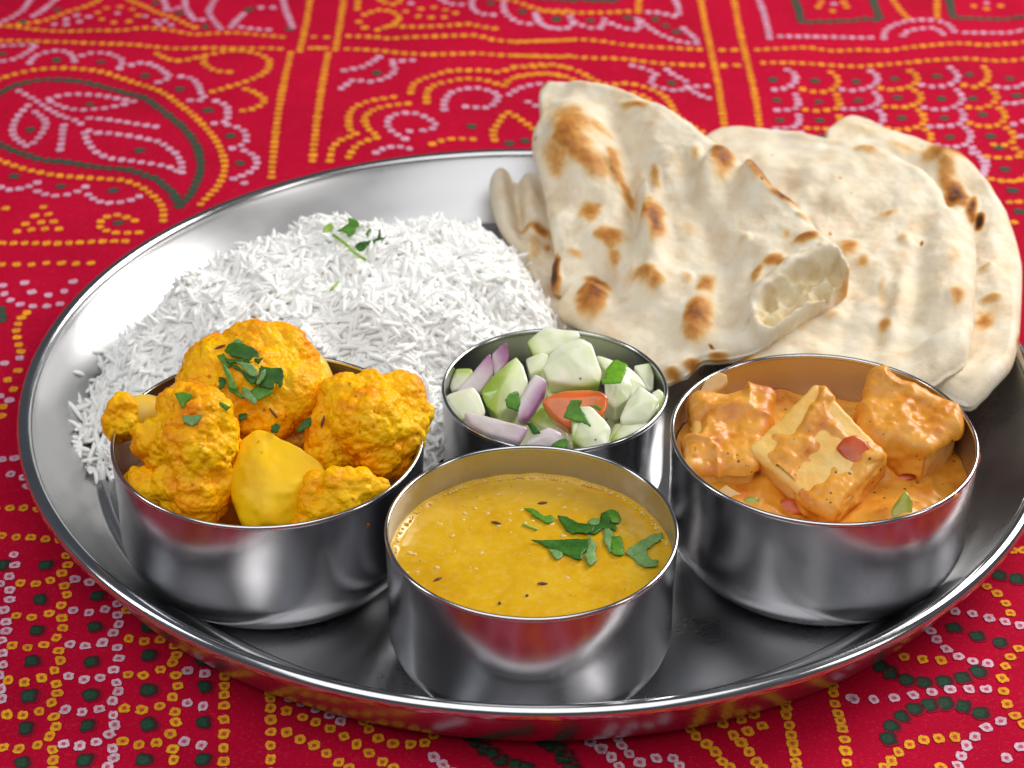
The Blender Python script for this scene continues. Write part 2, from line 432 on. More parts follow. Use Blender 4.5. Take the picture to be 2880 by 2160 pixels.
ORANGE, WHITE, GREEN = (0.86, 0.36, 0.012), (0.66, 0.40, 0.56), (0.008, 0.075, 0.042)
RED = (0.44, 0.002, 0.024)
paths = []          # (colour, world polyline, dots-as-given?)
def add(col, zf, *lists, dots=False, gap=0.385):
    for l in lists:
        px = zf(l); a = np.array(px, float)
        w = P(a[:, 0], a[:, 1], np.zeros(len(a)))[:, :2]
        paths.append((col, w, dots, gap))
Z1 = ZF(0, 0, .42194); Z2 = ZF(700, 0, .40687); Z3 = ZF(2000, 0, .39783); Z4 = ZF(0, 700, .42194)
Z5 = ZF(0, 1400, .45819); Z6 = ZF(600, 1800, .49729); Z7 = ZF(1600, 1800, .36166); Z8 = ZF(2300, 1500, .39781)
ZA = ZF(1440, 0, .651)
Y_, W_, G_ = 'y', 'w', 'g'
add(Y_, Z1, [(-60,160),(60,165),(180,175),(270,190),(360,200),(540,210),(800,220),(960,205),(1130,215),(1290,240),(1460,232),(1620,232),(1790,248),(1880,260)],
    [(-60,268),(140,275),(310,285),(580,300),(760,312),(925,322),(1090,340),(1250,345),(1440,345),(1600,348),(1770,350),(1870,357)],
    [(60,160),(250,130),(330,110),(450,65),(540,40),(620,10),(680,-30)], [(840,-30),(880,0),(960,40),(1050,90),(1160,130),(1270,180),(1300,190)],
    [(-60,580),(0,550),(100,520),(180,500),(260,485),(430,475),(590,485),(750,520),(920,580),(1070,645),(1200,730),(1340,850),(1450,980),(1500,1130),(1450,1270),(1340,1395)],
    [(-60,1060),(0,1080),(150,1130),(320,1165),(470,1185),(630,1200),(790,1220),(870,1240),(950,1275),(1010,1320),(1060,1370),(1090,1430),(1090,1500)],
    [(1050,385),(1100,410),(1170,430),(1250,425),(1330,405),(1400,390),(1490,370),(1580,365),(1660,375),(1730,395),(1790,430),(1795,475),(1770,515),(1720,545),(1650,575),(1580,600),(1500,625),(1420,650)],
    [(1640,630),(1700,650),(1760,690),(1755,720),(1700,755),(1620,770)], [(1360,420),(1370,460),(1440,505),(1530,515)],
    [(2080,-60),(2070,0),(2000,370)], [(1940,385),(1880,650),(1840,900),(1810,1200)],
    [(900,1500),(820,1470),(750,1460),(680,1500),(670,1540),(730,1575),(810,1585),(930,1580)],
    [(-60,1618),(50,1620),(250,1630),(430,1640),(630,1640),(840,1640)])
add(Y_, Z1, [(800,40),(880,65),(920,115),(860,155),(760,160),(680,135),(650,80),(710,45)],
    [(40,1390),(290,1395),(230,1450),(325,1445),(170,1500),(275,1495),(360,1495),(115,1545),(210,1540),(300,1540),(395,1545)], dots=True)
add(G_, Z1, [(-60,690),(0,650),(80,605),(170,575),(270,555),(370,548),(460,550),(560,560),(650,580),(740,605),(900,655),(980,690),(1110,790),(1230,890),(1310,1000),(1340,1120),(1330,1190),(1300,1270),(1260,1340),(1200,1405)],
    [(-60,950),(0,970),(80,1010),(160,1040),(290,1075),(460,1095),(640,1125),(810,1145),(890,1165),(970,1195),(1040,1220),(1090,1255),(1150,1310),(1190,1370),(1195,1400)], gap=0.40)
add(G_, Z1, [(380,50),(150,130),(1370,185),(1930,200),(1660,70),(15,370),(380,425),(675,440),(970,530),(1200,630),(1390,770),(1540,935),(1600,1110),(600,710),(205,880),(935,1030),(95,1180),(405,1250),(755,1290),(1035,20),(1200,100),(790,1515)], dots=True)
add(W_, Z1, [(-40,310),(0,310),(150,310),(240,310),(210,345),(160,380),(95,415),(-40,432)], [(200,440),(240,395),(310,370),(400,360),(470,380),(500,430)],
    [(550,395),(620,375),(710,380),(780,405),(820,440),(800,480)], [(880,460),(960,445),(1030,465),(1090,500),(1130,550),(1060,580)],
    [(1210,545),(1280,560),(1320,600),(1340,650),(1360,700),(1270,705)], [(1440,710),(1510,740),(1520,790),(1510,840),(1430,855)],
    [(1520,865),(1600,885),(1640,925),(1640,970),(1600,1000),(1550,1015)], [(1630,1030),(1690,1060),(1715,1105),(1690,1150),(1630,1185),(1560,1215)],
    [(-40,1235),(0,1250),(70,1270),(175,1250),(250,1220)], [(250,1280),(320,1310),(400,1320),(500,1300),(570,1260)], [(590,1315),(640,1355),(700,1375),(790,1375),(870,1360),(930,1335)],
    [(130,635),(190,665),(240,695),(300,735),(360,770),(430,810),(490,830),(540,860)],
    [(330,680),(410,655),(490,645),(580,645),(660,650),(740,665),(820,680),(890,700),(800,720),(710,740),(620,750),(540,755),(460,745),(390,720),(340,700)],
    [(190,730),(145,770),(105,815),(85,870),(95,920),(140,960),(190,990),(245,955),(290,900),(310,850),(290,810),(240,770)],
    [(430,870),(420,920),(415,970),(405,1020)], [(600,825),(680,830),(770,840),(860,855),(950,868),(1040,880)],
    [(650,925),(570,905),(580,960),(620,1020),(690,1060),(760,1080),(840,1090),(920,1105),(1000,1115),(1080,1130),(1150,1150),(1210,1185),(1210,1120),(1180,1060),(1120,1015),(1060,980),(980,960),(900,945),(820,938),(740,930),(660,925)],
    [(-40,170),(0,140),(60,110),(110,80),(150,50),(200,-20)], [(220,90),(270,60),(320,20),(370,-20)], [(1080,-20),(1110,50),(1110,80),(1190,60)], [(1230,-20),(1240,60),(1270,110),(1300,140),(1350,140)],
    [(1450,-20),(1400,60),(1400,110),(1430,150),(1470,200)], [(1540,190),(1580,140),(1620,100)], [(1610,190),(1700,200),(1790,205)], [(1880,-20),(1900,60),(1920,110),(1940,160),(1950,190)])
add(W_, Z1, [(785,95),(510,95),(590,110),(440,120),(360,150),(530,140),(440,155),(970,120),(1040,155),(1100,150),(1140,180),(1060,180),(1740,60),(1820,60),(1630,1245)], dots=True)
add(Y_, Z2, [(680,-60),(660,0),(630,180),(600,370)], [(550,400),(510,600),(480,800),(440,1130)],
    [(450,270),(540,275)], [(690,268),(890,275),(970,285),(1140,275),(1310,272),(1500,268),(1590,270),(1680,290),(1850,300),(2040,295),(2210,290)],
    [(430,365),(530,360)], [(680,365),(860,372),(1040,388),(1200,390),(1390,388),(1570,380),(1760,390),(1940,395),(2130,405),(2210,400)],
    [(890,225),(985,200),(1080,210),(1260,210),(1440,200),(1525,195),(1610,210),(1700,220)], [(800,120),(900,90),(1000,110),(1040,155),(980,200)], [(760,-40),(750,80)], [(880,0),(940,40),(1020,50),(1060,-10)],
    [(560,1130),(580,1050),(620,1020),(660,990),(740,965),(700,930),(690,875),(695,820),(720,775),(770,740),(830,715),(910,695),(1000,680)],
    [(1120,655),(1130,610),(1170,575),(1230,545),(1290,525),(1370,500),(1460,490),(1550,490),(1640,490),(1710,505),(1770,490),(1850,470),(1940,455),(2040,450),(2120,460),(2210,480)],
    [(690,1110),(740,1040),(810,1005),(890,975),(840,935),(810,890),(800,845),(840,795),(910,760),(1000,740),(1100,730)],
    [(1230,720),(1230,665),(1250,625),(1300,590),(1380,570),(1480,550),(1580,550),(1680,570),(1760,595),(1800,555),(1880,530),(1970,515),(2060,515),(2150,535)],
    [(1270,1005),(1360,975),(1450,965),(1550,965)], [(1700,970),(1690,910),(1740,830),(1790,785),(1860,820),(1920,860),(2000,920)],
    [(1620,-10),(1700,10),(1790,35),(1870,50),(1940,75),(2020,95),(2110,100),(2200,100)])
add(Y_, Z2, [(1085,105),(1170,140),(1260,150),(1350,150),(1190,85),(1280,75),(1360,95),(1430,120),(760,170),(800,210)], dots=True)
add(W_, Z2, [(660,515),(740,500),(800,485),(860,450),(900,420)], [(640,630),(680,600),(730,570),(800,580),(880,578),(950,555),(1000,520),(1010,480),(980,445),(1060,440),(1130,435)],
    [(1080,980),(1020,950),(970,915),(960,875),(985,825),(1050,800),(1140,795),(1220,820),(1280,860),(1280,895),(1205,915)],
    [(1350,765),(1350,715),(1400,650),(1480,625),(1570,615),(1650,630),(1710,655),(1720,690),(1670,745),(1590,750),(1500,745)],
    [(1800,660),(1850,625),(1910,600),(1990,585),(2080,580)], [(1930,710),(1990,740),(2060,740)], [(880,1075),(940,1045),(1020,1030),(1110,1040)],
    [(1300,-10),(1380,45),(1470,55)], [(1560,-10),(1540,50),(1560,100),(1610,125),(1690,130)], [(1760,50),(1770,110),(1850,170),(1940,185)], [(1990,130),(2030,190),(2110,210),(2200,210)])
add(W_, Z2, [(1120,45),(1110,925)], dots=True)
add(G_, Z2, [(885,525),(1540,880),(1800,990),(1910,975),(1670,50),(1890,105),(2130,145),(1450,0)], dots=True)
add(G_, Z2, [(1980,15),(2080,25),(2160,30),(2240,35)])
add(G_, ZA, [(280,15),(360,20),(440,18),(455,-20)])
add(Y_, ZA, [(140,65),(200,70),(265,70),(330,70),(440,65),(500,60)], [(545,60),(550,-20)], [(20,190),(130,185),(250,180),(370,185),(480,200),(590,205),(710,205),(810,205)], [(910,205),(965,205)],
    [(20,245),(200,250),(360,262),(490,265),(650,275),(820,272)], [(915,270),(975,272)],
    [(10,290),(120,290),(180,285),(240,300),(300,320),(350,350),(400,370),(440,370),(500,365),(560,375),(610,390),(650,410),(680,440),(720,500),(820,560)], [(30,330),(90,320),(150,320),(210,330),(280,355),(400,400),(530,405),(590,430),(660,480)],
    [(810,-30),(815,0),(840,120),(865,230),(890,350),(905,450),(930,600)], [(950,-30),(960,0),(985,120),(1010,230),(1040,350),(1060,450),(1080,600)])
add(W_, ZA, [(100,75),(110,105),(150,125),(210,135),(260,120),(250,85)], [(270,110),(330,130),(380,130),(400,95)], [(430,110),(490,130),(550,130),(540,90)], [(700,0),(720,40),(710,70),(640,60),(590,60)],
    [(560,100),(620,140),(680,165),(750,180),(800,180),(780,150),(740,120)], [(520,290),(570,300),(620,320),(600,350),(620,375),(680,385),(720,390),(760,370),(840,365)], [(670,300),(700,320),(750,345)], [(770,380),(810,405),(850,420)])
add(G_, ZA, [(190,95),(340,100),(45,65),(620,85),(665,110),(710,135),(500,85),(690,355),(2130,725),(2100,630),(2160,820),(2190,910),(2240,960)], dots=True)
add(W_, ZA, [(1990,650),(2050,690),(2040,745)])
add(Y_, ZA, [(2070,770),(2150,780),(2230,775)], [(2150,870),(2230,870)], [(2170,960),(2240,960)])
add(W_, Z3, [(335,-30),(345,0),(370,70),(395,150),(415,250)], [(490,240),(680,235),(860,230),(1040,235),(1130,235)], [(1225,240),(1230,200),(1270,165),(1340,140),(1410,125),(1490,120),(1570,125),(1640,140),(1690,170),(1720,210)],
    [(1360,230),(1400,200),(1500,185),(1580,185),(1640,230)], [(1800,220),(1980,225),(2140,225),(2300,225)],
    [(540,480),(590,510),(595,560),(530,600),(450,610)], [(600,640),(620,690),(600,730),(550,740),(470,745)], [(620,780),(625,820),(600,860),(540,875),(460,880)], [(640,910),(670,990)],
    [(1130,480),(1180,520),(1160,575),(1090,600),(1010,612),(930,605)], [(1160,630),(1195,680),(1160,720),(1100,740),(1030,745),(940,740)], [(1190,760),(1220,800),(1200,850),(1130,865)], [(1210,900),(1250,960)],
    [(1690,480),(1740,530),(1730,575),(1660,600),(1580,605),(1490,590)], [(1740,630),(1780,680),(1750,730),(1680,750),(1600,755),(1510,740)], [(1770,770),(1790,820),(1760,860),(1690,870),(1620,870),(1550,870)], [(1800,890),(1840,940),(1810,1000),(1700,1020),(1600,1000)], [(1850,1030),(1900,1080),(1930,1150),(1930,1230)],
    [(2020,620),(2100,630),(2190,620),(2250,590)], [(2080,740),(2160,745),(2260,735)], [(2140,880),(2200,870),(2280,850)], [(2190,960),(2260,1000)])
add(G_, Z3, [(590,-30),(600,0),(620,60),(645,130),(740,130),(820,130),(910,125),(1000,120),(1090,110),(1190,115),(1170,50),(1140,-30)], [(1680,-30),(1690,0),(1720,100),(1800,110),(1900,115),(2000,120),(2100,120),(2230,130)])
add(Y_, Z3, [(1280,-30),(1300,0),(1340,50),(1390,105)], [(1600,-30),(1600,100)], [(80,340),(160,340)], [(330,335),(520,325),(690,315),(860,330),(1040,325),(1230,330),(1400,320),(1570,310),(1780,300),(1950,315),(2130,305),(2280,315)],
    [(90,450),(180,445)], [(370,430),(540,430),(720,435),(880,440),(1070,445),(1250,435),(1410,430),(1590,420),(1800,415),(1970,425),(2140,420),(2280,430)],
    [(850,490),(900,530),(890,580),(830,615),(740,620),(650,605)], [(890,640),(910,700),(890,735),(830,745),(750,750),(670,740)], [(910,790),(915,830),(890,870),(830,880),(750,880),(680,875)],
    [(1410,490),(1460,530),(1440,580),(1370,600),(1290,610),(1200,600)], [(1440,620),(1490,660),(1460,710),(1390,735),(1310,735),(1230,730)], [(1470,760),(1510,810),(1490,860),(1420,880),(1340,890),(1250,880)], [(1520,890),(1560,930),(1540,980),(1460,990)],
    [(1930,480),(1960,530),(1940,580),(1870,615),(1790,600)], [(1970,630),(2020,690),(1980,740),(1900,760),(1820,750)], [(2040,770),(2080,820),(2050,870),(2000,880),(1920,885),(1830,860)], [(2090,900),(2150,960),(2100,1010),(2000,1010)], [(2150,1040),(2200,1090),(2120,1110),(2040,1105),(1950,1090)], [(1980,1260),(2080,1280),(2170,1275),(2240,1240)])
add(Y_, Z3, [(760,30),(780,0),(860,60),(960,30),(940,0),(1860,20),(1950,40),(2050,20)], dots=True)
add(W_, Z3, [(870,10),(1950,0)], dots=True)
add(G_, Z3, [(440,545),(740,550),(1030,550),(1300,535),(1600,535),(1825,530),(2110,560),(470,675),(765,685),(1045,680),(1320,665),(1630,680),(1850,690),(2160,690),(490,815),(770,815),(1070,805),(1350,810),(1650,815),(1920,805),(485,935),(780,940),(1380,940),(1690,945),(1975,950),(2050,1030),(1740,1070),(2080,1190),(2140,1345)], dots=True)
add(Y_, Z4, [(10,108),(110,108),(210,110),(310,105),(410,112),(510,120),(610,122),(180,430),(145,460),(120,500),(110,545),(115,590),(125,640),(140,685),(120,810),(50,870),(90,930),(20,1040),(10,1100)], dots=True)
add(W_, Z4, [(20,245),(165,235),(490,235),(30,300),(70,345),(135,375),(220,388),(315,388),(400,375),(430,295),(215,297),(325,318),(130,730),(30,765),(60,1000),(0,975),(95,1390),(10,1395),(70,1495),(155,1520),(185,1580)], dots=True)
add(G_, Z4, [(5,400),(5,440),(5,470)], dots=True)
add(Y_, Z5, [(60,60),(145,60),(230,70),(10,230),(100,240),(190,240),(280,250),(365,258),(-30,60),(-80,232),
    (405,355),(415,410),(380,460),(310,505),(220,525),(125,520),(395,540),(410,595),(375,660),(300,710),(195,735),(100,725),(380,740),(385,800),(345,860),(270,905),(170,925),(75,910),
    (360,940),(370,1000),(335,1060),(255,1105),(150,1130),(50,1120),(345,1140),(350,1195),(315,1250),(240,1300),(140,1320),(40,1315),(330,1335),(345,1400),(305,1460),(230,1510),(115,1530),(15,1520),(320,1545),(325,1610),(320,1680),
    (780,690),(790,865),(885,880),(985,870),(1070,910),(1085,965),(1060,1010),(985,1055),(880,1090),(785,1085),(1080,1090),(1090,1155),(1060,1225),(980,1280),(870,1305),(765,1295),
    (1075,1315),(1080,1380),(1045,1455),(960,1510),(855,1525),(755,1505),(1060,1550),(1065,1615),
    (1378,1040),(1378,1095),(1378,1155),(1375,1210),(1375,1275),(1375,1360),(1375,1445),(1372,1530),(1372,1615),(1372,1690),(1662,1130),(1660,1190),(1660,1235),(1660,1290),(1660,1360),(1662,1435),(1662,1515),(1660,1600),(1660,1680)], dots=True)
add(W_, Z5, [(85,345),(90,410),(55,480),(60,565),(60,625),(25,690),(0,525),(35,765),(40,820),(10,880),(15,960),(20,1030),(-5,1090),(5,1170),(10,1225),(460,500),(550,520),(720,650),(720,720),(645,685),(545,705),(450,690),(730,775),(695,830),(630,890),(525,910),(430,900),
    (720,920),(730,985),(700,1055),(615,1105),(515,1115),(420,1095),(715,1135),(725,1190),(690,1250),(610,1300),(505,1315),(400,1295),(695,1340),(705,1400),(670,1460),(590,1505),(490,1525),(390,1510),(690,1550),(700,1610),(660,1660),
    (1150,1060),(1255,1080),(1150,1260),(1245,1280),(1130,1500),(1235,1520)], dots=True)
add('G', Z5, [(0,410),(270,410),(240,620),(590,600),(220,815),(575,790),(900,790),(190,1005),(555,1005),(905,965),(1240,995),(170,1210),(550,1210),(905,1180),(1250,1160),(150,1400),(530,1400),(900,1395),(1240,1375),(130,1620),(515,1615),(880,1615),(1235,1605)], dots=True)
add(W_, Z6, [(430,330),(500,355),(580,385),(655,425),(720,460),(1245,660),(1300,705),(1350,750),(2130,575),(2190,615)], dots=True)
add(Y_, Z6, [(415,400),(505,435),(580,465),(660,500),(740,545),(810,588),(880,640),(955,690),(1020,725),(415,520),(490,560),(570,595),(640,640),(710,690),(770,725),(850,460),(880,505),(935,555),(1015,585),(1115,590),(1195,580),(1245,535),(800,420),(760,390)], dots=True)
add('G', Z6, [(1440,540),(1480,570),(1520,610),(1570,640),(1620,680),(1700,710),(1760,728),(1860,560),(1900,590),(1950,620),(1980,660),(2010,700),(2040,740)], dots=True)
add(W_, Z7, [(100,740),(165,790),(260,850),(330,910),(390,980),(380,760),(410,820),(470,885),(550,950),(680,920),(810,920),(860,980),(2200,450)], dots=True)
add(Y_, Z7, [(940,690),(990,750),(1070,810),(1140,870),(1195,945),(1250,990),(1280,740),(1340,800),(1400,870),(1460,950),(1500,1000),(1200,650),(1340,620),(1440,580),(1500,665),(1390,710),(1690,520),(1690,580),(1710,665),(1730,740),(1740,805),(1755,870),(1765,950),(1775,1010),(1690,460),(2050,360)], dots=True)
add(Y_, Z8, [(1380,120),(1455,120),(1195,375),(1270,425),(1330,495),(1360,565),(610,875),(740,890),(870,900),(1420,830),(1360,890),(1325,955),(1300,1040),(1310,1135),(1335,1230),(1390,1315),(1450,1380),(970,1445),(855,1450),(750,1460),(650,1495),(570,1550),(520,1610),(470,1660),
    (100,1070),(110,1130),(120,1205),(145,1275),(160,1325),(175,1385),(190,1460),(195,1540),(205,1630),(870,1660)], dots=True)
add(W_, Z8, [(970,550),(1095,570),(1210,600),(1325,630),(1430,660),(720,670),(800,690),(840,750),(910,820),(995,875),(1095,910),(1200,930),(260,1175),(395,1175),(540,1165),(675,1145),(805,1125),(935,1110),(1070,1110),(1190,1115),(1290,1350),(1190,1390),(1110,1450),(1050,1510),(1015,1580),(990,1650),(1430,1540),(1330,1610)], dots=True)
add('G', Z8, [(1275,295),(1400,320),(955,665),(1115,730),(1275,780),(435,940),(500,985),(615,1035),(745,1055),(885,1050),(1015,1025),(1125,985),(490,1450),(510,1360),(580,1295),(675,1240),(780,1210),(895,1205),(1020,1230),(1140,1280)], dots=True)
# the cloth goes on past the picture in the same scallop rows
def off_picture(w):
    p3 = np.array([w[0], w[1], 0.0])-CAM; z = p3 @ _fw
    u = 1440+F_PX*(p3 @ RT)/z; v = 1080-F_PX*(p3 @ UP)/z
    return not (-40 < u < 2920 and -25 < v < 2200)
_rng = random.Random(4)
for cx_ in np.arange(-44, 44, 1.9):
    for cy_ in np.arange(-44, 58, 1.9):
        k = int(round(cx_*7)) % 2
        a = np.linspace(-2.0, 1.5, 7)
        ring = np.stack([cx_+0.95*np.cos(a), cy_+0.95*np.sin(a)], 1)
        ring = [w for w in ring if off_picture(w) and math.hypot(*w) > 14]
        if ring: paths.append(((Y_, W_)[k], np.array(ring), True, 0))
        if off_picture((cx_, cy_)) and math.hypot(cx_, cy_) > 14: paths.append(('G', np.array([[cx_, cy_]]), True, 0))

def build_dots():
    rng = np.random.default_rng(5)
    V, F, C = {}, {}, {}
    for col, w, given, gap in paths:
        if not given:
            w = resample(smooth_path(w, 10), gap)
        key = {'y': 'yellow_dot_print', 'w': 'white_dot_print', 'g': 'green_dot_print', 'G': 'green_dot_print'}[col]
        base = np.array({'y': ORANGE, 'w': WHITE, 'g': GREEN, 'G': GREEN}[col])
        vs, fs, cs = V.setdefault(key, []), F.setdefault(key, []), C.setdefault(key, [])
        for x, y in w:
            if math.hypot(x, y) < 12.0: continue
            near = np.clip((2-y)/18, 0, 1)
            rx = (0.142-0.012*0)*rng.uniform(.9, 1.1); ry = (0.138+0.045*near)*rng.uniform(.88, 1.1)
            if col in 'gG': rx *= 1.12; ry *= 1.12
            th = rng.normal(0, 0.14) + 0.1; n = 12
            a = np.arange(n)*2*math.pi/n
            sq = 1/np.maximum(np.abs(np.cos(a)), np.abs(np.sin(a)))**0.85
            b0 = np.clip(base*rng.uniform(.86, 1.1), 0, 1)
            if col == 'y': b0 = b0*(1-0.12*near, 1+0.12*near, 1)
            if col in 'gG' and near < .2: b0 = b0*0.5+np.array((0.016, 0.05, 0.032))
            if col == 'w': b0 = b0*(1, 1+0.3*near, 1+0.08*near)
            hole = (0.32 if near > 0.2 else 0.12)
            rr = [0.0, hole, hole+0.14, 0.98]
            inner = (b0*0.2+np.array(RED)*0.8) if near > 0.2 else (b0*0.55+np.array(RED)*0.45 if col != 'y' else b0*(0.75, 0.35, 0.6))
            if col in 'gG': inner = b0*0.8
            cc = [inner, inner, b0, b0]
            if col in 'gG':
                rr += [1.18, 1.5 if near > .1 else 1.25]; cc[3] = b0*(0.5 if near > .1 else 0.85); cc += [np.array((0.06, 0.004, 0.012)), np.array((0.32, 0.004, 0.02))]
            o = len(vs); jit = rng.uniform(.86, 1.12, n)
            for q, (r_, c_) in enumerate(zip(rr, cc)):
                m = 1 if q == 0 else n
                for k in range(m):
                    e = r_*sq[k]*(jit[k] if q > 1 else 1)
                    sh = 0.07*max(0, r_-1)/0.5 if col == 'G' else 0
                    px = e*rx*math.cos(a[k]); py = e*ry*math.sin(a[k])
                    vs.append((x+px*math.cos(th)-py*math.sin(th)+sh, y+px*math.sin(th)+py*math.cos(th)))
                    cs.append(c_)
            for k in range(n): fs.append([o, o+1+k, o+1+(k+1) % n])
            for q in range(1, len(rr)-1):
                s0 = o+1+(q-1)*n; s1 = s0+n
                for k in range(n): fs.append([s0+k, s1+k, s1+(k+1) % n, s0+(k+1) % n])
    lift = {'yellow_dot_print': .021, 'white_dot_print': .024, 'green_dot_print': .016}
    for key in V:
        v = np.array(V[key]); z = cloth_z(v[:, 0], v[:, 1])+lift[key]
        o = obj(key, mesh(key, np.c_[v, z], F[key], M_dye_green if key[0] == 'g' else M_dye, True, {'dye': np.array(C[key])}), CLOTH)
        o['kind'] = 'stuff'
build_dots()

# ------------------------------------------------------------------ lathe
def lathe(name, prof, m, parent=None, org=(0, 0, 0), seg=160, closed=False):
    prof = np.asarray(prof, float); a = np.linspace(0, 2*np.pi, seg, endpoint=False)
    V = []; n = len(prof)
    for r, z in prof: V.append(np.stack([r*np.cos(a), r*np.sin(a), 0*a+z], 1))
    V = np.concatenate(V); F = []
    for i in range(n if closed else n-1):
        j = (i+1) % n
        for k in range(seg):
            k2 = (k+1) % seg
            F.append([i*seg+k, i*seg+k2, j*seg+k2, j*seg+k])
    me = mesh(name, V+np.asarray(org), F, m, True, None, org)
    return obj(name, me, parent, (0, 0, 0) if parent is not None else org)
def dense(p, n=6): return smooth_path(p, n)
def circle(r, z, t, n=14, a0=0): return [(r+t*math.cos(a0+k*2*math.pi/n), z+t*math.sin(a0+k*2*math.pi/n)) for k in range(n)]

# ------------------------------------------------------------------ plate
def build_plate():
    root = empty('thali_plate', (0, 0, 0))
    tag(root, 'large round shallow stainless steel plate holding the whole meal on the red cloth', 'plate')
    body = dense([(0.05, 0.02), (8, 0.02), (12.6, 0.02), (13.1, 0.03), (13.58, 0.12), (14.02, 0.45), (14.32, 0.95), (14.52, 1.5), (14.62, 1.93)], 6)
    inner = dense([(14.55, 2.02), (14.44, 1.86), (14.17, 1.52), (13.78, 1.07), (13.38, 0.62), (13.06, 0.34), (12.9, 0.26), (12.78, 0.31), (12.62, 0.30), (12.3, 0.24), (8, 0.22), (0.05, 0.22)], 6)
    lathe('plate_body', np.concatenate([body, inner]), M_plate, root, seg=256)
    lathe('rolled_rim', circle(14.77, 2.0, 0.21, 18), M_rim, root, seg=256, closed=True)
    D, F = ico(2)
    for x, y, z, s in ((925, 545, 1.25, .10), (905, 566, 1.1, .04), (946, 552, 1.2, .035)):
        c = P(x, y, z); obj('turmeric_spot', mesh('turmeric_spot', D*(s, s*.6, s*.6)+c, F, M_cauli), root)
    return root
build_plate()
FLOOR = 0.235

# ------------------------------------------------------------------ bowls
def bowl(label, px, py, zr, R, m_in, base_in=0.95, corner=1.25):
    c = P(px, py, zr); H = zr-FLOOR; org = (c[0], c[1], FLOOR)
    root = empty('steel_bowl', org)
    tag(root, label, 'bowl', 'round steel bowls standing on the plate')
    Rb = R-0.08
    t = 0.075
    out = [(0.03, 0.0), (Rb-corner-0.1, 0.0)]
    for k in range(9):
        a = -math.pi/2 + k/8*math.pi/2
        out.append((Rb-corner+corner*math.cos(a), corner+corner*math.sin(a)))
    out += [(R-0.09, H*0.62), (R-0.06, H*0.82), (R-0.045, H-0.08)]
    o2 = np.array(out); dd = np.gradient(o2, axis=0); nn = np.stack([-dd[:, 1], dd[:, 0]], 1); nn /= np.linalg.norm(nn, axis=1)[:, None]
    inn = o2+nn*t; inn[:, 0] = np.maximum(inn[:, 0], 0.03); inn[-1] = (R-0.045-t, H-0.08); inn = [tuple(q) for q in inn][::-1]
    lathe('bowl_wall', dense(out, 4), M_bowl, root, (0, 0, 0))
    lathe('bowl_lining', dense(inn, 4), m_in, root, (0, 0, 0))
    lathe('bowl_rim', [(R-0.085+0.062*math.cos(a), H-0.055+0.075*math.sin(a)) for a in np.linspace(0, 2*math.pi, 10, endpoint=False)], M_rim, root, (0, 0, 0), closed=True)
    return root, np.array(org), H, R
ZR = 4.3; ZR_SAL = 3.75
def rim_px(x, y):      # centre of a rim seen at z=5 in the fit -> its pixel
    d = np.array([x, y, 5.0])-CAM; z = d @ _fw
    return 1440+F_PX*(d @ RT)/z, 1080-F_PX*(d @ UP)/z
def rim_r(R, x, y):
    return R*1.011
B_dal, O_dal, H_dal, R_dal = bowl('front steel bowl filled with yellow lentil soup', *rim_px(-0.125, -11.348), ZR, 3.689*1.011, M_bowl_dal, 0.9, 1.2)
B_pan, O_pan, H_pan, R_pan = bowl('right steel bowl holding paneer cubes in orange sauce', *rim_px(7.536, -7.086), ZR, 4.087*1.011, M_bowl_sauce, 0.7, 1.5)
B_cau, O_cau, H_cau, R_cau = bowl('left steel bowl heaped with yellow cauliflower and potato', *rim_px(-6.978, -7.415), ZR, 4.138*1.011, M_bowl_masala, 0.7, 1.5)
B_sal, O_sal, H_sal, R_sal = bowl('small middle steel bowl holding chopped cucumber salad', *rim_px(0.511, -4.930), ZR_SAL, 3.169*1.011, M_bowl, 0.9, 1.0)
print('bowls', O_dal, O_pan, O_cau, O_sal)

# ------------------------------------------------------------------ solid builders
def sdf_blob(c, balls, k):
    """radius of a smooth union of balls along every icosphere direction"""
    def dist(p):
        e = 0
        for bx, by, bz, r in balls:
            e = e + np.exp(-np.clip((np.linalg.norm(p-np.array((bx, by, bz)), axis=1)-r)/k, -60, 60))
        return -k*np.log(np.maximum(e, 1e-30))
    return dist
def blob(name, parent, c, balls, m, sub=6, k=0.12, disp=None, frame=None):
    D, F = ico(sub); c = np.asarray(c, float)
    f = sdf_blob(c, balls, k)
    hi = np.full(len(D), max(math.sqrt(x*x+y*y+z*z)+r for x, y, z, r in balls)*1.15)
    # march inward to the outermost surface
    r = hi.copy(); done = np.zeros(len(D), bool)
    for _ in range(40):
        d = f(D*r[:, None]); st = np.maximum(d*0.8, 0)
        r = np.maximum(r-st, 0.02)
    V = D*r[:, None]
    N = vnormals(V, F.tolist() if not isinstance(F, list) else F)
    if disp is not None:
        V = V + N*disp(V+c)[:, None]
    me = mesh(name, V+c, F, m, True, None, c)
    o = bpy.data.objects.new(name, me); COL.objects.link(o)
    if parent is None: o.location = Vector(c)*CM
    else:
        o.parent = parent; o.location = Vector(c)*CM - parent.location
    return o
def curd(seed, big=0.75, amp=0.16, fine=1.0):
    def f(p):
        a = worley(p+0.25*np.stack([noise(p, 1.2, seed), noise(p, 1.2, seed+1), noise(p, 1.2, seed+2)], 1), big, seed)
        b = worley(p, 2.9, seed+9); c = worley(p, 6.0, seed+5)
        return amp*(0.55-a**1.6) + fine*(0.19*np.sqrt(np.maximum(1-(b/0.85)**2, 0.02)) + 0.085*np.sqrt(np.maximum(1-(c/0.85)**2, 0.02)) - 0.19 + 0.02*noise(p, 9, seed))
    return f
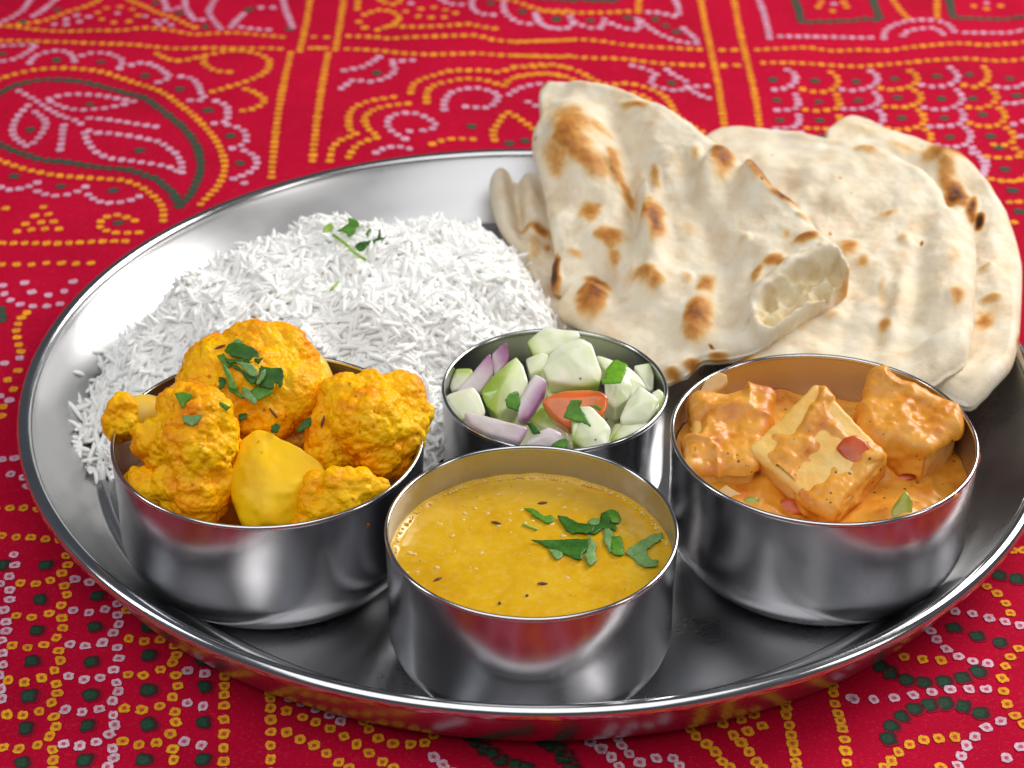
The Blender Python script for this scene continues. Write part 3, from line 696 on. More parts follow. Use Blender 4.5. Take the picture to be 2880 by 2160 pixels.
def box_mesh(corners, n, rnd, size):
    """rounded hexahedron: 8 corners ordered (-u-v-w, +u-v-w, -u+v-w, +u+v-w, then +w)"""
    bm = bmesh.new(); bmesh.ops.create_cube(bm, size=2)
    bmesh.ops.subdivide_edges(bm, edges=bm.edges[:], cuts=n, use_grid_fill=True)
    V, F = bm_arrays(bm); bm.free()
    h = np.array(size)/2; p = V*h
    inn = np.clip(p, -(h-rnd), h-rnd); d = p-inn
    l = np.linalg.norm(d, axis=1, keepdims=True)
    p = np.where(l > 1e-6, inn+d/np.maximum(l, 1e-6)*rnd, p)
    t = p/h; u, v, w = (t[:, k]*.5+.5 for k in range(3))
    out = 0
    for i in range(8):
        wu = u if i & 1 else 1-u; wv = v if i & 2 else 1-v; ww = w if i & 4 else 1-w
        out = out + (wu*wv*ww)[:, None]*np.asarray(corners[i])
    return out, F, t
def poly_in(poly, p):
    x, y = p[:, 0], p[:, 1]; r = np.zeros(len(p), bool); n = len(poly)
    for i in range(n):
        (x1, y1), (x2, y2) = poly[i], poly[(i+1) % n]
        if y1 == y2: continue
        c = ((y1 > y) != (y2 > y)) & (x < (x2-x1)*(y-y1)/(y2-y1)+x1); r ^= c
    return r
def leaf(name, label, pts, z, m, tilt=(0, 0), curl=0.06, group=None, seed=0, cat='herb', stick=None):
    """a flat cut leaf laid on a plane through height z; outline given where the photo shows it"""
    a = np.array(pts, float); cpx = a.mean(0); a = cpx+(a-cpx)*1.1
    c = P(cpx[0], cpx[1], z)
    n = unit(np.array([tilt[0], tilt[1], 1.0]))
    e1 = unit(np.cross(np.array([0, 1.0, 0]), n)); e2 = np.cross(n, e1)
    w = PL(a, c, n)-c
    q = np.stack([w @ e1, w @ e2], 1)
    # finer, slightly ragged edge
    q2 = resample(np.vstack([q, q[:1]]), 0.06)[:-1]
    rng = np.random.default_rng(seed+int(abs(cpx[0])))
    q2 = q2 + rng.normal(0, 0.008, q2.shape)
    bm = bmesh.new()
    vs = [bm.verts.new((x, y, 0)) for x, y in q2]
    try: f = bm.faces.new(vs)
    except ValueError: return None
    bmesh.ops.triangulate(bm, faces=[f])
    for _ in range(3):
        es = [e for e in bm.edges if e.calc_length() > 0.09]
        if es: bmesh.ops.subdivide_edges(bm, edges=es, cuts=1)
        bmesh.ops.triangulate(bm, faces=[f for f in bm.faces if len(f.verts) > 3])
    V, F = bm_arrays(bm); bm.free()
    ph = rng.uniform(0, 6.28); dr = V[:, 0]*math.cos(ph)+V[:, 1]*math.sin(ph)
    h = curl*(dr/0.4)**2*0.5*np.sign(rng.uniform(-0.3, 1)) + 0.03*noise(V+seed*3.3, 2.2, seed)
    if stick is not None:                      # follow the surface underneath
        Wp = c+V[:, :1]*e1+V[:, 1:2]*e2
        zs = stick(Wp[:, 0], Wp[:, 1])+0.03
        h = h + 0.0
        Wp[:, 2] = np.maximum(Wp[:, 2]*0+zs, -9)
        W3 = Wp + n*h[:, None]*0.6
    else:
        W3 = c+V[:, :1]*e1+V[:, 1:2]*e2+n*h[:, None]
    me = mesh(name, W3, F, m, True, None, c)
    o = obj(name, me, None, c)
    md = o.modifiers.new('thickness', 'SOLIDIFY'); md.thickness = 0.028*CM; md.offset = 0
    return tag(o, label, cat, group)
def tube(name, pts, r, m, parent=None, org=None, seg=8):
    pts = np.asarray(pts, float); n = len(pts)
    V, F = [], []
    for i in range(n):
        d = unit(pts[min(i+1, n-1)]-pts[max(i-1, 0)]); s = unit(np.cross(d, (0.13, 0.2, 1))); t = np.cross(d, s)
        ri = r if np.isscalar(r) else r[i]
        for k in range(seg):
            a = 2*math.pi*k/seg; V.append(pts[i]+ri*(math.cos(a)*s+math.sin(a)*t))
    for i in range(n-1):
        for k in range(seg):
            F.append([i*seg+k, i*seg+(k+1) % seg, (i+1)*seg+(k+1) % seg, (i+1)*seg+k])
    F.append(list(range(seg))[::-1]); F.append([(n-1)*seg+k for k in range(seg)])
    org = pts.mean(0) if org is None else org
    return obj(name, mesh(name, V, F, m, True, None, org), parent, (0, 0, 0) if parent else org)

# ------------------------------------------------------------------ rice
RICE_C = np.array([-6.0, 3.6])
RICE_B = np.array([(-13.2,-1.0),(-13.3,0.8),(-12.9,2.8),(-12.2,4.7),(-11.3,6.2),(-10.0,7.6),(-8.4,8.9),(-6.6,9.9),(-4.6,10.6),(-2.2,10.9),(-0.7,9.8),(0.25,7.9),(0.8,5.4),(1.0,2.5),(0.2,0.3),(-1.4,-1.4),(-2.6,-3.0),(-3.6,-3.0),(-6,-2.6),(-9,-2.4),(-11.4,-2.6),(-12.7,-2.6)])
_pol = RICE_B-RICE_C; _ang = np.arctan2(_pol[:, 1], _pol[:, 0]); _rad = np.hypot(_pol[:, 0], _pol[:, 1])
_o = np.argsort(_ang); _ang, _rad = _ang[_o], _rad[_o]
def rice_rho(x, y):
    dx, dy = x-RICE_C[0], y-RICE_C[1]
    an = np.arctan2(dy, dx); q = np.stack([np.cos(an)*2.2, np.sin(an)*2.2, 0*an], -1).reshape(-1, 3)
    wob = (1+0.045*noise(q, 1.3, 61)+0.035*noise(q, 3.1, 62)).reshape(np.shape(an))
    return np.hypot(dx, dy)/(np.interp(an, _ang, _rad, period=2*math.pi)*wob)
def wall_z(x, y):
    r = np.hypot(x, y)
    return FLOOR+np.interp(r, [12.85, 13.38, 13.78, 14.17, 14.4], [0, 0.39, 0.84, 1.29, 1.55])
def rice_z(x, y):
    rho = rice_rho(x, y); p = np.stack([x, y, 0*x], -1)
    h = 3.35*np.maximum(1-rho**2.6, 0)**0.72
    h = h*(1+0.16*noise(p, 0.4, 8)) + 0.40*noise(p, 0.75, 9)*1.0 + 0.16*noise(p, 1.6, 10)*np.clip(1-rho, 0, .3)/.3
    # a slump at the front where the bowls stand
    h = h*(1-0.45*sstep(1.0, -3.0, y))
    return wall_z(x, y)+np.maximum(h, 0.0)
def build_rice():
    rng = np.random.default_rng(11)
    root = empty('rice_mound', (RICE_C[0], RICE_C[1], FLOOR))
    tag(root, 'mound of loose white boiled long grain rice at the back left of the plate', 'rice')
    # core under the loose grains
    A = np.linspace(0, 2*np.pi, 120, endpoint=False); Rr = np.linspace(0, 0.93, 40)
    V, F = [], []
    for r in Rr:
        b = np.interp(A, _ang, _rad, period=2*math.pi)*r
        x = RICE_C[0]+b*np.cos(A); y = RICE_C[1]+b*np.sin(A)
        V.append(np.stack([x, y, np.maximum(rice_z(x, y)-0.03, FLOOR+0.02)], 1))
    V = np.concatenate(V); n = len(A)
    for i in range(len(Rr)-1):
        for k in range(n): F.append([i*n+k, i*n+(k+1) % n, (i+1)*n+(k+1) % n, (i+1)*n+k])
    org = (RICE_C[0], RICE_C[1], FLOOR)
    c = obj('rice_core', mesh('rice_core', V, F, M_rice, True, None, org), root); c['kind'] = 'stuff'
    # one grain, along x
    def grain_mesh(L, r, bend, seg=6, st=7):
        t = np.linspace(-1, 1, st); V, F = [], []
        for s in t:
            rr = r*max(0.12, (1-abs(s)**3.2)**0.6)*(1.0 if s < 0.5 else 0.92)
            for k in range(seg):
                a = 2*math.pi*k/seg
                V.append((s*L/2, rr*math.cos(a), rr*math.sin(a)*0.85+bend*(1-s*s)))
        for i in range(st-1):
            for k in range(seg): F.append([i*seg+k, i*seg+(k+1) % seg, (i+1)*seg+(k+1) % seg, (i+1)*seg+k])
        F.append(list(range(seg))[::-1]); F.append([(st-1)*seg+k for k in range(seg)])
        return np.array(V), F
    protos = [grain_mesh(L, r, b) for L, r, b in ((0.86, .080, .03), (0.70, .084, .0), (0.98, .076, -.06), (0.5, .086, .02), (0.80, .080, .09))]
    N = 9000; pos, dirs, ups, lift, which = [], [], [], [], []
    while len(pos) < N:
        x = rng.uniform(-14.2, 1.6); y = rng.uniform(-3.2, 11.2); rho = float(rice_rho(np.array([x]), np.array([y]))[0])
        if rho > 1.03 or (rho > 0.97 and rng.random() < 0.35): continue
        # keep grains out of the two bowls
        if math.hypot(x-O_cau[0], y-O_cau[1]) < R_cau+0.12 or math.hypot(x-O_sal[0], y-O_sal[1]) < R_sal+0.12: continue
        pos.append((x, y)); 
    for a in rng.uniform(0.6, 3.6, 46):
        b = float(np.interp(a, _ang, _rad, period=2*math.pi))*rng.uniform(1.0, 1.09)
        pos[int(rng.integers(N))] = (RICE_C[0]+b*math.cos(a), RICE_C[1]+b*math.sin(a))
    pos = np.array(pos)
    z = rice_z(pos[:, 0], pos[:, 1]); e = 0.15
    gx = (rice_z(pos[:, 0]+e, pos[:, 1])-rice_z(pos[:, 0]-e, pos[:, 1]))/(2*e)
    gy = (rice_z(pos[:, 0], pos[:, 1]+e)-rice_z(pos[:, 0], pos[:, 1]-e))/(2*e)
    nrm = nz(np.stack([-np.clip(gx, -1.5, 1.5), -np.clip(gy, -1.5, 1.5), np.ones(N)], 1))
    # neighbouring grains clump into similar directions
    p3 = np.c_[pos, 0*z]
    th = 2.6*noise(p3, 0.45, 21)+rng.normal(0, 0.8, N)
    t1 = nz(np.cross(nrm, np.array([0.3, 0.95, 0.0]))); t2 = np.cross(nrm, t1)
    tilt = rng.normal(0, 0.20, N); stick = rng.random(N) < np.where(rice_rho(pos[:, 0], pos[:, 1]) > .86, 0.16, 0.035); tilt[stick] = rng.uniform(0.35, 1.05, stick.sum())
    d = nz((np.cos(th)[:, None]*t1+np.sin(th)[:, None]*t2)*np.cos(tilt)[:, None]+nrm*np.sin(tilt)[:, None])
    lift = rng.uniform(-0.08, 0.04, N)+np.abs(np.sin(tilt))*0.22
    C3 = np.c_[pos, z]+nrm*lift[:, None]
    s = nz(np.cross(nrm, d)); u = np.cross(d, s)
    score = lift+0.02*rng.random(N)-0.012*(pos[:, 1]-3)
    # the silhouette and the ones lying on top are what one can pick out
    order = np.argsort(-score); single = set(order[:300].tolist())
    metas = [mesh('rice_grain', v, f, M_rice) for v, f in protos]
    V, F, o0 = [], [], 0
    for i in range(N):
        k = int(rng.integers(len(protos))); sc = rng.uniform(.85, 1.12)
        M3 = np.stack([d[i], s[i], u[i]], 1)
        if i in single:
            o = bpy.data.objects.new('rice_grain', metas[k]); COL.objects.link(o); o.parent = root
            L = (C3[i]-np.array(org))*CM
            o.matrix_local = Matrix([[*(M3[0]*sc), L[0]], [*(M3[1]*sc), L[1]], [*(M3[2]*sc), L[2]], [0, 0, 0, 1]])
        else:
            v, f = protos[k]
            V.append(C3[i]+(v*sc) @ M3.T); F += [[a+o0 for a in q] for q in f]; o0 += len(v)
    g = obj('loose_grains', mesh('loose_grains', np.concatenate(V), F, M_rice, True, None, org), root); g['kind'] = 'stuff'
build_rice()

# ------------------------------------------------------------------ naan
ZN = ZF(1350, 220, .69168)
def plane3(a):
    p = [P(*ZN([q[:2]])[0], q[2]) for q in a]
    n = unit(np.cross(p[1]-p[0], p[2]-p[0])); n = n if n[2] > 0 else -n
    return p[0], n
def naan(label, outline, centre, anchors, thick, bumps, chars, edge=0.45, seed=0, NA=300, NR=110, wob=1.0, name='naan', zmin=None, hole=None):
    p0, n = plane3(anchors)
    oc = np.array(ZN(smooth_path(outline, 8, True))); cc = np.array(ZN([centre])[0])
    C0 = PL(np.array([cc]), p0, n)[0]
    e1 = unit(np.cross(np.array([0, 1.0, 0]), n)); e2 = np.cross(n, e1)
    w = PL(oc, p0, n)-C0; q = np.stack([w @ e1, w @ e2], 1)
    ang = np.unwrap(np.arctan2(q[:, 1], q[:, 0])); rad = np.hypot(q[:, 0], q[:, 1])
    if ang[-1] < ang[0]: ang, rad = ang[::-1], rad[::-1]
    order = np.argsort(np.mod(ang, 2*np.pi)); ang = np.mod(ang, 2*np.pi)[order]; rad = rad[order]
    A = np.linspace(0, 2*np.pi, NA, endpoint=False)
    Rb = np.interp(A, ang, rad, period=2*np.pi)
    t = np.linspace(0, 1, NR)**0.8
    Q = np.concatenate([np.stack([s*Rb*np.cos(A), s*Rb*np.sin(A)], 1) for s in t])
    dist = np.concatenate([(1-s)*Rb for s in t])
    W0 = C0+Q[:, :1]*e1+Q[:, 1:]*e2
    # where the points sit in the photo, so that bumps and burns can be listed from it
    dd = W0-CAM; zz = dd @ _fw
    px = np.stack([(1440+F_PX*(dd @ RT)/zz-1350)/.69168, (1080-F_PX*(dd @ UP)/zz-220)/.69168], 1)
    prof = np.sqrt(np.clip(1-(1-np.clip(dist/edge, 0, 1))**2, 0, 1))
    h = 0.15*fbm(W0, 0.5, 3, seed)*wob + 0.045*fbm(W0, 1.6, 3, seed+5)
    for bx, by, rx, ry, an, am in bumps:
        ca, sa = math.cos(math.radians(an)), math.sin(math.radians(an))
        u = ((px[:, 0]-bx)*ca+(px[:, 1]-by)*sa)/rx; v = (-(px[:, 0]-bx)*sa+(px[:, 1]-by)*ca)/ry
        h = h + 1.6*am*np.exp(-(u*u+v*v))
    ch = np.zeros(len(Q))
    wx = 22*noise(W0, 1.4, seed+31)+12*noise(W0, 3.1, seed+32); wy = 22*noise(W0, 1.4, seed+33)+12*noise(W0, 3.1, seed+34)
    for bx, by, rx, ry, an, am in chars:
        ca, sa = math.cos(math.radians(an)), math.sin(math.radians(an))
        X = px[:, 0]-bx+wx*min(1, rx/60); Y = px[:, 1]-by+wy*min(1, ry/60)
        u = (X*ca+Y*sa)/rx; v = (-X*sa+Y*ca)/ry
        ch = np.maximum(ch, am*sstep(1.42, 0.12, np.sqrt(u*u+v*v)))
        h = h + (0.09 if rx > 22 else 0)*sstep(1.5, 0.3, np.hypot(((px[:, 0]-bx)*ca+(px[:, 1]-by)*sa)/rx, (-(px[:, 0]-bx)*sa+(px[:, 1]-by)*ca)/ry))
    crumb = np.zeros(len(Q))
    if hole is not None:
        hp = smooth_path(hole, 8, True); d = np.full(len(px), 1e9)
        for q_ in resample(np.vstack([hp, hp[:1]]), 4): d = np.minimum(d, np.hypot(px[:, 0]-q_[0], px[:, 1]-q_[1]))
        sd = np.where(poly_in(hp, px), d, -d)+7*noise(W0, 2.4, 91)+4*noise(W0, 6, 92)
        crumb = sstep(-3, 5, sd)
        cells = np.clip(1.15-1.5*worley(W0, 1.75, 77), 0, 1)
        h = h + 0.20*np.exp(-((sd+16)/26)**2) + 0.20*np.exp(-((np.minimum(sd, 0))/70)**2)*(px[:, 1]+px[:, 0]*0.75 < 1860)
        h = h - sstep(-4, 22, sd)*(0.26+0.75*cells) + crumb*0.07*noise(W0, 5, 71)
    top = thick/2*prof+h
    bot = -thick/2*prof+h*0.85
    ch = ch + 0.16*np.clip(noise(W0, 1.3, seed+41)-0.25, 0, 1)
    VT = W0+n*top[:, None]; VB = W0+n*bot[:, None]
    VT[:, 2] += 0.0
    if zmin is not None:
        VT[:, 2] = np.maximum(VT[:, 2], zmin+0.3); VB[:, 2] = np.maximum(VB[:, 2], zmin)
    m = len(Q); F = []
    for i in range(NR-1):
        for k in range(NA):
            k2 = (k+1) % NA
            F.append([i*NA+k, (i+1)*NA+k, (i+1)*NA+k2, i*NA+k2])
            F.append([m+i*NA+k, m+i*NA+k2, m+(i+1)*NA+k2, m+(i+1)*NA+k])
    for k in range(NA):
        k2 = (k+1) % NA; a = (NR-1)*NA
        F.append([a+k, m+a+k, m+a+k2, a+k2])
    o = obj(name, mesh(name, np.concatenate([VT, VB]), F, M_naan, True, {'char': np.r_[ch, ch*0.8], 'crumb': np.r_[crumb, 0*crumb]}, C0), None, C0)
    tag(o, label, 'bread', 'naan breads fanned out on the plate')
    return o, (p0, n, C0)
# back piece, over the rim of the plate
naan('rearmost naan bread hanging over the right rim, with dark burns on its edge',
     [(1400,262),(1440,205),(1510,175),(1580,190),(1650,225),(1760,255),(1850,285),(1940,330),(2040,410),(2120,520),(2170,630),(2200,740),(2203,850),(2197,1000),(2185,1110),(2150,1200),(2090,1270),(2040,1312),(1990,1335),(1880,1290),(1740,1180),(1600,900),(1450,500)],
     (1860,760), [(1510,175,2.7), (2200,800,2.6), (2000,1340,1.9)], 0.75,
     [(1900,420,90,70,30,.12),(2100,800,60,200,0,.10),(2050,1000,60,90,0,-.12),(2010,620,40,60,0,-.1)],
     [(1895,345,70,75,-30,.62),(1840,370,70,40,20,.35),(1900,440,40,60,0,.4),(1935,510,50,38,20,.95),(2000,560,26,50,10,.9),(2030,615,24,32,0,1.2),(1960,540,30,20,0,.6),(2040,1030,45,55,30,.5),(2090,945,50,18,0,.35),(2060,830,30,20,0,.25),(1580,260,60,20,20,.2),(1720,330,70,26,20,.25),(2190,1105,14,40,10,.45)], seed=3)
naan('middle naan bread, a broad pale sheet fanned between two others',
     [(930,240),(1050,213),(1200,222),(1330,240),(1480,265),(1600,290),(1720,330),(1800,378),(1870,450),(1905,535),(1960,575),(2005,640),(2018,720),(2014,900),(2006,1000),(1992,1100),(1975,1160),(1900,1215),(1800,1260),(1500,1260),(1200,1200),(1050,1160),(960,1120),(900,1000),(900,600),(880,330)],
     (1450,720), [(1050,215,3.0), (2010,800,3.25), (1900,1210,2.45)], 0.7,
     [(1300,470,260,40,-12,-.16),(1420,420,120,80,-20,.12),(1900,850,70,260,0,.13),(1780,850,50,300,8,-.14),(1700,1000,40,160,12,.08),(1640,1000,30,160,14,-.08),(1500,1000,40,180,20,-.08),(1900,1120,110,60,-20,.16),(1850,1060,160,24,-22,-.1),(1230,300,60,60,0,-.1)],
     [(1580,315,50,22,0,.35),(1660,590,50,20,-10,.32),(1500,735,45,50,30,.5),(1560,800,30,36,60,.35),(1645,1040,36,46,20,.42),(1940,945,34,40,0,.4),(1730,700,26,22,0,.25),(1430,665,8,6,0,.8),(1470,440,10,6,0,.6),(1800,710,7,12,20,.9),(1160,1060,160,36,-25,.42),(1030,1140,120,40,-15,.6),(1320,990,70,30,-20,.35),(1640,900,22,60,10,.22),(1930,760,40,40,0,.2),(1280,1040,60,24,-20,.3),(1440,1000,50,26,0,.2)], seed=12)
naan('small folded end of naan bread behind the rice, beside the largest naan',
     [(38,450),(62,410),(110,403),(150,430),(170,425),(215,418),(290,440),(420,560),(470,900),(380,1040),(280,1030),(245,1000),(230,880),(150,720),(90,640),(55,560)],
     (240,700), [(70,410,1.9), (255,1000,.75), (330,620,1.5)], 0.7,
     [(90,510,45,150,-8,.28),(155,540,22,150,-8,-.28),(205,520,45,110,-8,.2),(190,700,60,90,0,.12)],
     [(245,660,46,34,20,.62),(200,645,60,24,0,.35),(215,720,40,50,0,.25),(270,720,20,30,0,.4),(160,880,40,40,0,.2)], seed=23, NA=220, NR=70, zmin=.3)
FRONT, FP = naan('largest naan bread on top with brown blisters and a torn open end',
     [(243,120),(246,70),(285,40),(345,34),(450,40),(560,55),(660,98),(760,140),(860,200),(930,258),(1000,318),(1060,345),(1130,400),(1200,478),(1300,540),(1380,635),(1450,700),(1497,765),(1502,812),(1440,875),(1330,965),(1230,1045),(1160,1092),(1050,1122),(965,1140),(900,1150),(850,1200),(795,1228),(740,1235),(650,1230),(520,1120),(400,1020),(330,985),(322,930),(360,882),(330,884),(292,862),(288,770),(300,700),(272,560),(255,440),(226,350),(232,262),(250,200)],
     (720,640), [(250,60,4.1), (1500,780,3.5), (330,930,1.4)], 0.85,
     [(380,320,170,130,20,.50),(560,420,50,150,-22,-.10),(610,300,60,150,-35,-.34),(625,520,36,150,-8,-.42),(700,640,60,150,-8,.34),(860,400,160,130,-30,.22),(960,420,45,160,25,.18),(900,560,50,200,-20,-.18),(1050,420,36,110,20,-.20),(1130,450,60,100,-35,.25),(1000,850,60,180,10,-.16),(1090,700,130,60,30,.12),(480,700,60,60,0,.16),(540,840,60,130,-40,-.2),(720,880,80,70,0,.16),(880,1000,70,110,20,.18),(460,920,60,90,0,.16),(300,770,30,60,0,-.15),(420,560,90,40,0,-.10)],
     [(400,250,120,80,15,.40),(390,330,75,95,-20,.62),(460,400,130,55,15,.55),(340,400,80,60,30,.38),(560,380,26,90,-15,.52),(595,470,24,80,-25,.42),(500,250,60,30,30,.3),(450,575,50,42,0,.5),(735,650,46,90,-14,.78),(690,640,24,60,-10,.3),(545,690,75,50,25,.5),(560,760,40,40,0,.38),(730,460,24,70,-8,.38),(465,940,58,100,12,.72),(490,860,60,34,20,.8),(315,820,28,70,-8,1.05),(690,870,70,50,10,.48),(735,890,40,40,20,.45),(895,1010,50,100,18,.68),(870,1080,40,40,0,.42),(930,860,34,48,20,.45),(855,840,26,26,0,.3),(1005,375,46,75,18,.7),(890,370,30,40,0,.3),(1150,420,50,75,-38,.92),(1120,380,34,30,-30,.7),(1255,525,68,30,25,.88),(1340,695,66,18,-22,.6),(1200,790,56,30,-15,.55),(1140,850,26,60,15,.45),(1255,680,20,26,0,.3),(1330,600,36,16,20,.28),(640,150,60,20,10,.42),(270,50,34,18,-10,.8),(250,320,10,8,0,.5),(1165,482,6,6,0,1.3),(890,1170,60,20,-20,.75),(800,1215,40,16,0,.5),(960,1135,50,10,-10,.5),(945,1115,14,6,30,.9),(390,745,34,22,0,.32),(850,650,46,36,0,.22),(1090,700,26,26,0,.2),(1490,830,60,12,-45,.5)], seed=34, NA=460, NR=190, wob=1.0,
     hole=[(1140,1000),(1155,955),(1205,900),(1290,830),(1370,786),(1440,764),(1482,775),(1493,812),(1448,872),(1336,954),(1236,1028),(1168,1048)])

# ------------------------------------------------------------------ lentil soup
Z8d = ZF(1000, 1200, .4822)
DAL_Z = ZR-0.93
def disc(name, org, R, z, hfun, m, parent=None, NR=90, NA=240, attrs=None):
    t = np.linspace(0, 1, NR)**0.7; A = np.linspace(0, 2*np.pi, NA, endpoint=False)
    X = np.concatenate([org[0]+R*s*np.cos(A) for s in t]); Y = np.concatenate([org[1]+R*s*np.sin(A) for s in t])
    Z = z+hfun(X, Y)
    F = []
    for i in range(NR-1):
        for k in range(NA): F.append([i*NA+k, (i+1)*NA+k, (i+1)*NA+(k+1) % NA, i*NA+(k+1) % NA])
    o = (org[0], org[1], z)
    return obj(name, mesh(name, np.stack([X, Y, Z], 1), F, m, True, attrs, o), parent, (0, 0, 0) if parent else o), np.stack([X, Y, Z], 1)
def build_dal():
    org = O_dal; R = R_dal-0.14
    def h(x, y):
        p = np.stack([x, y, 0*x], -1); r = np.hypot(x-org[0], y-org[1])
        return 0.09*sstep(R-0.28, R, r) + 0.018*noise(p, 2.2, 3) + 0.012*np.clip(noise(p, 4.5, 4), 0, 1)
    soup, _ = disc('lentil_soup', org, R, DAL_Z, h, M_dal)
    tag(soup, 'thick yellow lentil soup filling the front steel bowl', 'soup')
    rng = np.random.default_rng(3); V, F = [], []; D, FI = ico(2); o = 0
    for i in range(110):
        a = rng.uniform(0, 6.28); r = R*0.93*math.sqrt(rng.random())
        x, y = org[0]+r*math.cos(a), org[1]+r*math.sin(a)
        if fbm(np.array([[x, y, 0]]), 0.5, 2, 5)[0] < -0.15: continue
        s = rng.uniform(.025, .075); th = rng.uniform(0, 3.14)
        v = D*(s*rng.uniform(1, 1.7), s, 0.03); v = np.stack([v[:, 0]*math.cos(th)-v[:, 1]*math.sin(th), v[:, 0]*math.sin(th)+v[:, 1]*math.cos(th), v[:, 2]], 1)
        V.append(v+(x, y, DAL_Z-0.012)); F += [[k+o for k in f] for f in FI]; o += len(D)
    b = obj('lentil_pieces', mesh('lentil_pieces', np.concatenate(V), F, M_lentil, True, None, tuple(soup.location/CM)), soup); b['kind'] = 'stuff'
    # froth where the soup meets the steel
    V, F, o = [], [], 0
    D, FI = ico(2)
    for i in range(260):
        a = rng.uniform(0.1, 3.3) if rng.random() < .8 else rng.uniform(0, 6.28)
        s = rng.uniform(.02, .05); r = R-0.06-rng.uniform(0, .1)
        V.append(D*s+(org[0]+r*math.cos(a), org[1]+r*math.sin(a), DAL_Z+0.05)); F += [[k+o for k in f] for f in FI]; o += len(D)
    b = obj('froth', mesh('froth', np.concatenate(V), F, M_lentil, True, None, tuple(soup.location/CM)), soup); b['kind'] = 'stuff'
    for (x, y, th) in ((1090,445,.2),(480,890,.6),(1090,915,0),(840,1028,0),(1000,985,.4),(820,560,-.3)):
        px = Z8d([(x, y)])[0]; c = P(px[0], px[1], DAL_Z+0.02)
        d = np.array((math.cos(th), math.sin(th), 0))
        L = .26 if y != 1028 and y != 985 else .08
        tube('cumin_seed', [c-d*L*.5, c-d*L*.25, c, c+d*L*.25, c+d*L*.5], [.012, .035, .045, .035, .012], M_seed, soup, tuple(soup.location/CM))
build_dal()
ZD = ZF(1400, 1380, .23508)
LD = [('coriander leaf curled into a short strip, lying alone left in the lentil soup', [(340,215),(400,220),(460,235),(500,275),(545,310),(640,295),(660,350),(600,385),(560,375),(500,335),(430,300),(400,260)], M_leaf_mid),
 ('large dark triangular coriander leaf pointing left, in the middle of the soup', [(430,600),(560,610),(760,590),(920,585),(1060,600),(1075,670),(1000,740),(985,820),(900,800),(760,735),(640,690),(540,640)], M_leaf_dark),
 ('coriander leaf with pointed left tip, upper part of the soup garnish', [(735,315),(830,320),(960,385),(1080,410),(1150,430),(1120,490),(1040,510),(960,490),(900,500),(830,465),(790,400)], M_leaf_dark),
 ('small pale coriander leaf tip under the big triangular leaf in the soup', [(620,710),(700,720),(770,750),(770,790),(710,820),(670,790)], M_leaf_pale),
 ('pale narrow coriander leaf hanging down at the centre of the soup garnish', [(1070,540),(1130,600),(1175,670),(1150,740),(1180,820),(1105,895),(1070,850),(1050,770),(1080,680),(1105,620)], M_leaf_pale),
 ('round dark coriander leaf at the top of the soup garnish', [(1290,250),(1360,235),(1430,260),(1465,330),(1450,385),(1370,380),(1320,310)], M_leaf_mid),
 ('pale round coriander leaf between the two upper leaves of the soup', [(1085,370),(1130,335),(1200,345),(1240,380),(1180,410),(1120,410)], M_leaf_pale),
 ('tangled dark coriander leaf across the heart of the soup garnish', [(1240,300),(1290,280),(1330,320),(1340,380),(1410,440),(1400,480),(1330,440),(1250,450),(1180,510),(1090,500),(1130,440),(1220,400)], M_leaf_dark),
 ('square coriander leaf with toothed right edge, in the soup', [(1370,555),(1470,545),(1490,620),(1505,700),(1500,760),(1430,765),(1370,745),(1365,650)], M_leaf_mid),
 ('pale folded coriander leaf beside the square leaf in the soup', [(1265,470),(1330,455),(1385,530),(1370,600),(1370,720),(1340,730),(1290,640),(1265,580),(1275,520)], M_leaf_pale),
 ('forked pale green coriander leaf at the right edge of the soup', [(1540,745),(1600,690),(1740,610),(1840,550),(1950,540),(1960,590),(1860,650),(1790,710),(1780,760),(1830,820),(1900,820),(1905,890),(1830,905),(1760,910),(1690,860),(1620,790)], M_leaf_pale)]
for i, (lab, pts, m) in enumerate(LD):
    leaf('coriander_leaf', lab, ZD(pts), DAL_Z+0.045+0.012*(i % 3), m, curl=0.02, group='coriander on the lentil soup', seed=i)
st = ZD([(300,400),(380,430),(470,465)]); sw = P(np.array([s[0] for s in st]), np.array([s[1] for s in st]), DAL_Z+.03)
tag(tube('coriander_sprig', sw, .035, M_leaf_lime), 'thin bright green coriander stem floating left in the lentil soup', 'herb', 'coriander on the lentil soup')

# ------------------------------------------------------------------ cauliflower bowl
ZC = ZF(200, 850, .58464)
def at(zf, x, y, z):
    q = zf([(x, y)])[0]; return P(q[0], q[1], z)
def masala_h(x, y):
    p = np.stack([x, y, 0*x], -1); return 0.16*noise(p, 0.8, 6)+0.06*noise(p, 2.5, 7)
ms, _ = disc('masala_oil', O_cau, R_cau-0.16, 2.35, masala_h, M_masala, NR=40, NA=100)
tag(ms, 'dark orange oily spice gravy at the bottom of the cauliflower bowl', 'gravy')
SC = 0.58464/105.0        # photo-zoom pixel -> cm at the bowls
rv, uv = RT, UP
def lob(x, y, d, r): return tuple(RT*x*SC+UP*(-y)*SC+TOCAM*d) + (r,)
def floret(label, cx, cy, z, lobes, m=M_cauli, seed=0, sub=6, amp=.16, big=.75, fine=1.0, k=.1):
    c = at(ZC, cx, cy, z)
    o = blob('cauliflower_floret', None, c, [lob(x-cx, y-cy, d, r*SC) for x, y, d, r in lobes], m, sub, k, curd(seed, big, amp, fine))
    tag(o, label, 'cauliflower', 'cauliflower florets heaped in the left bowl')
    return o, c
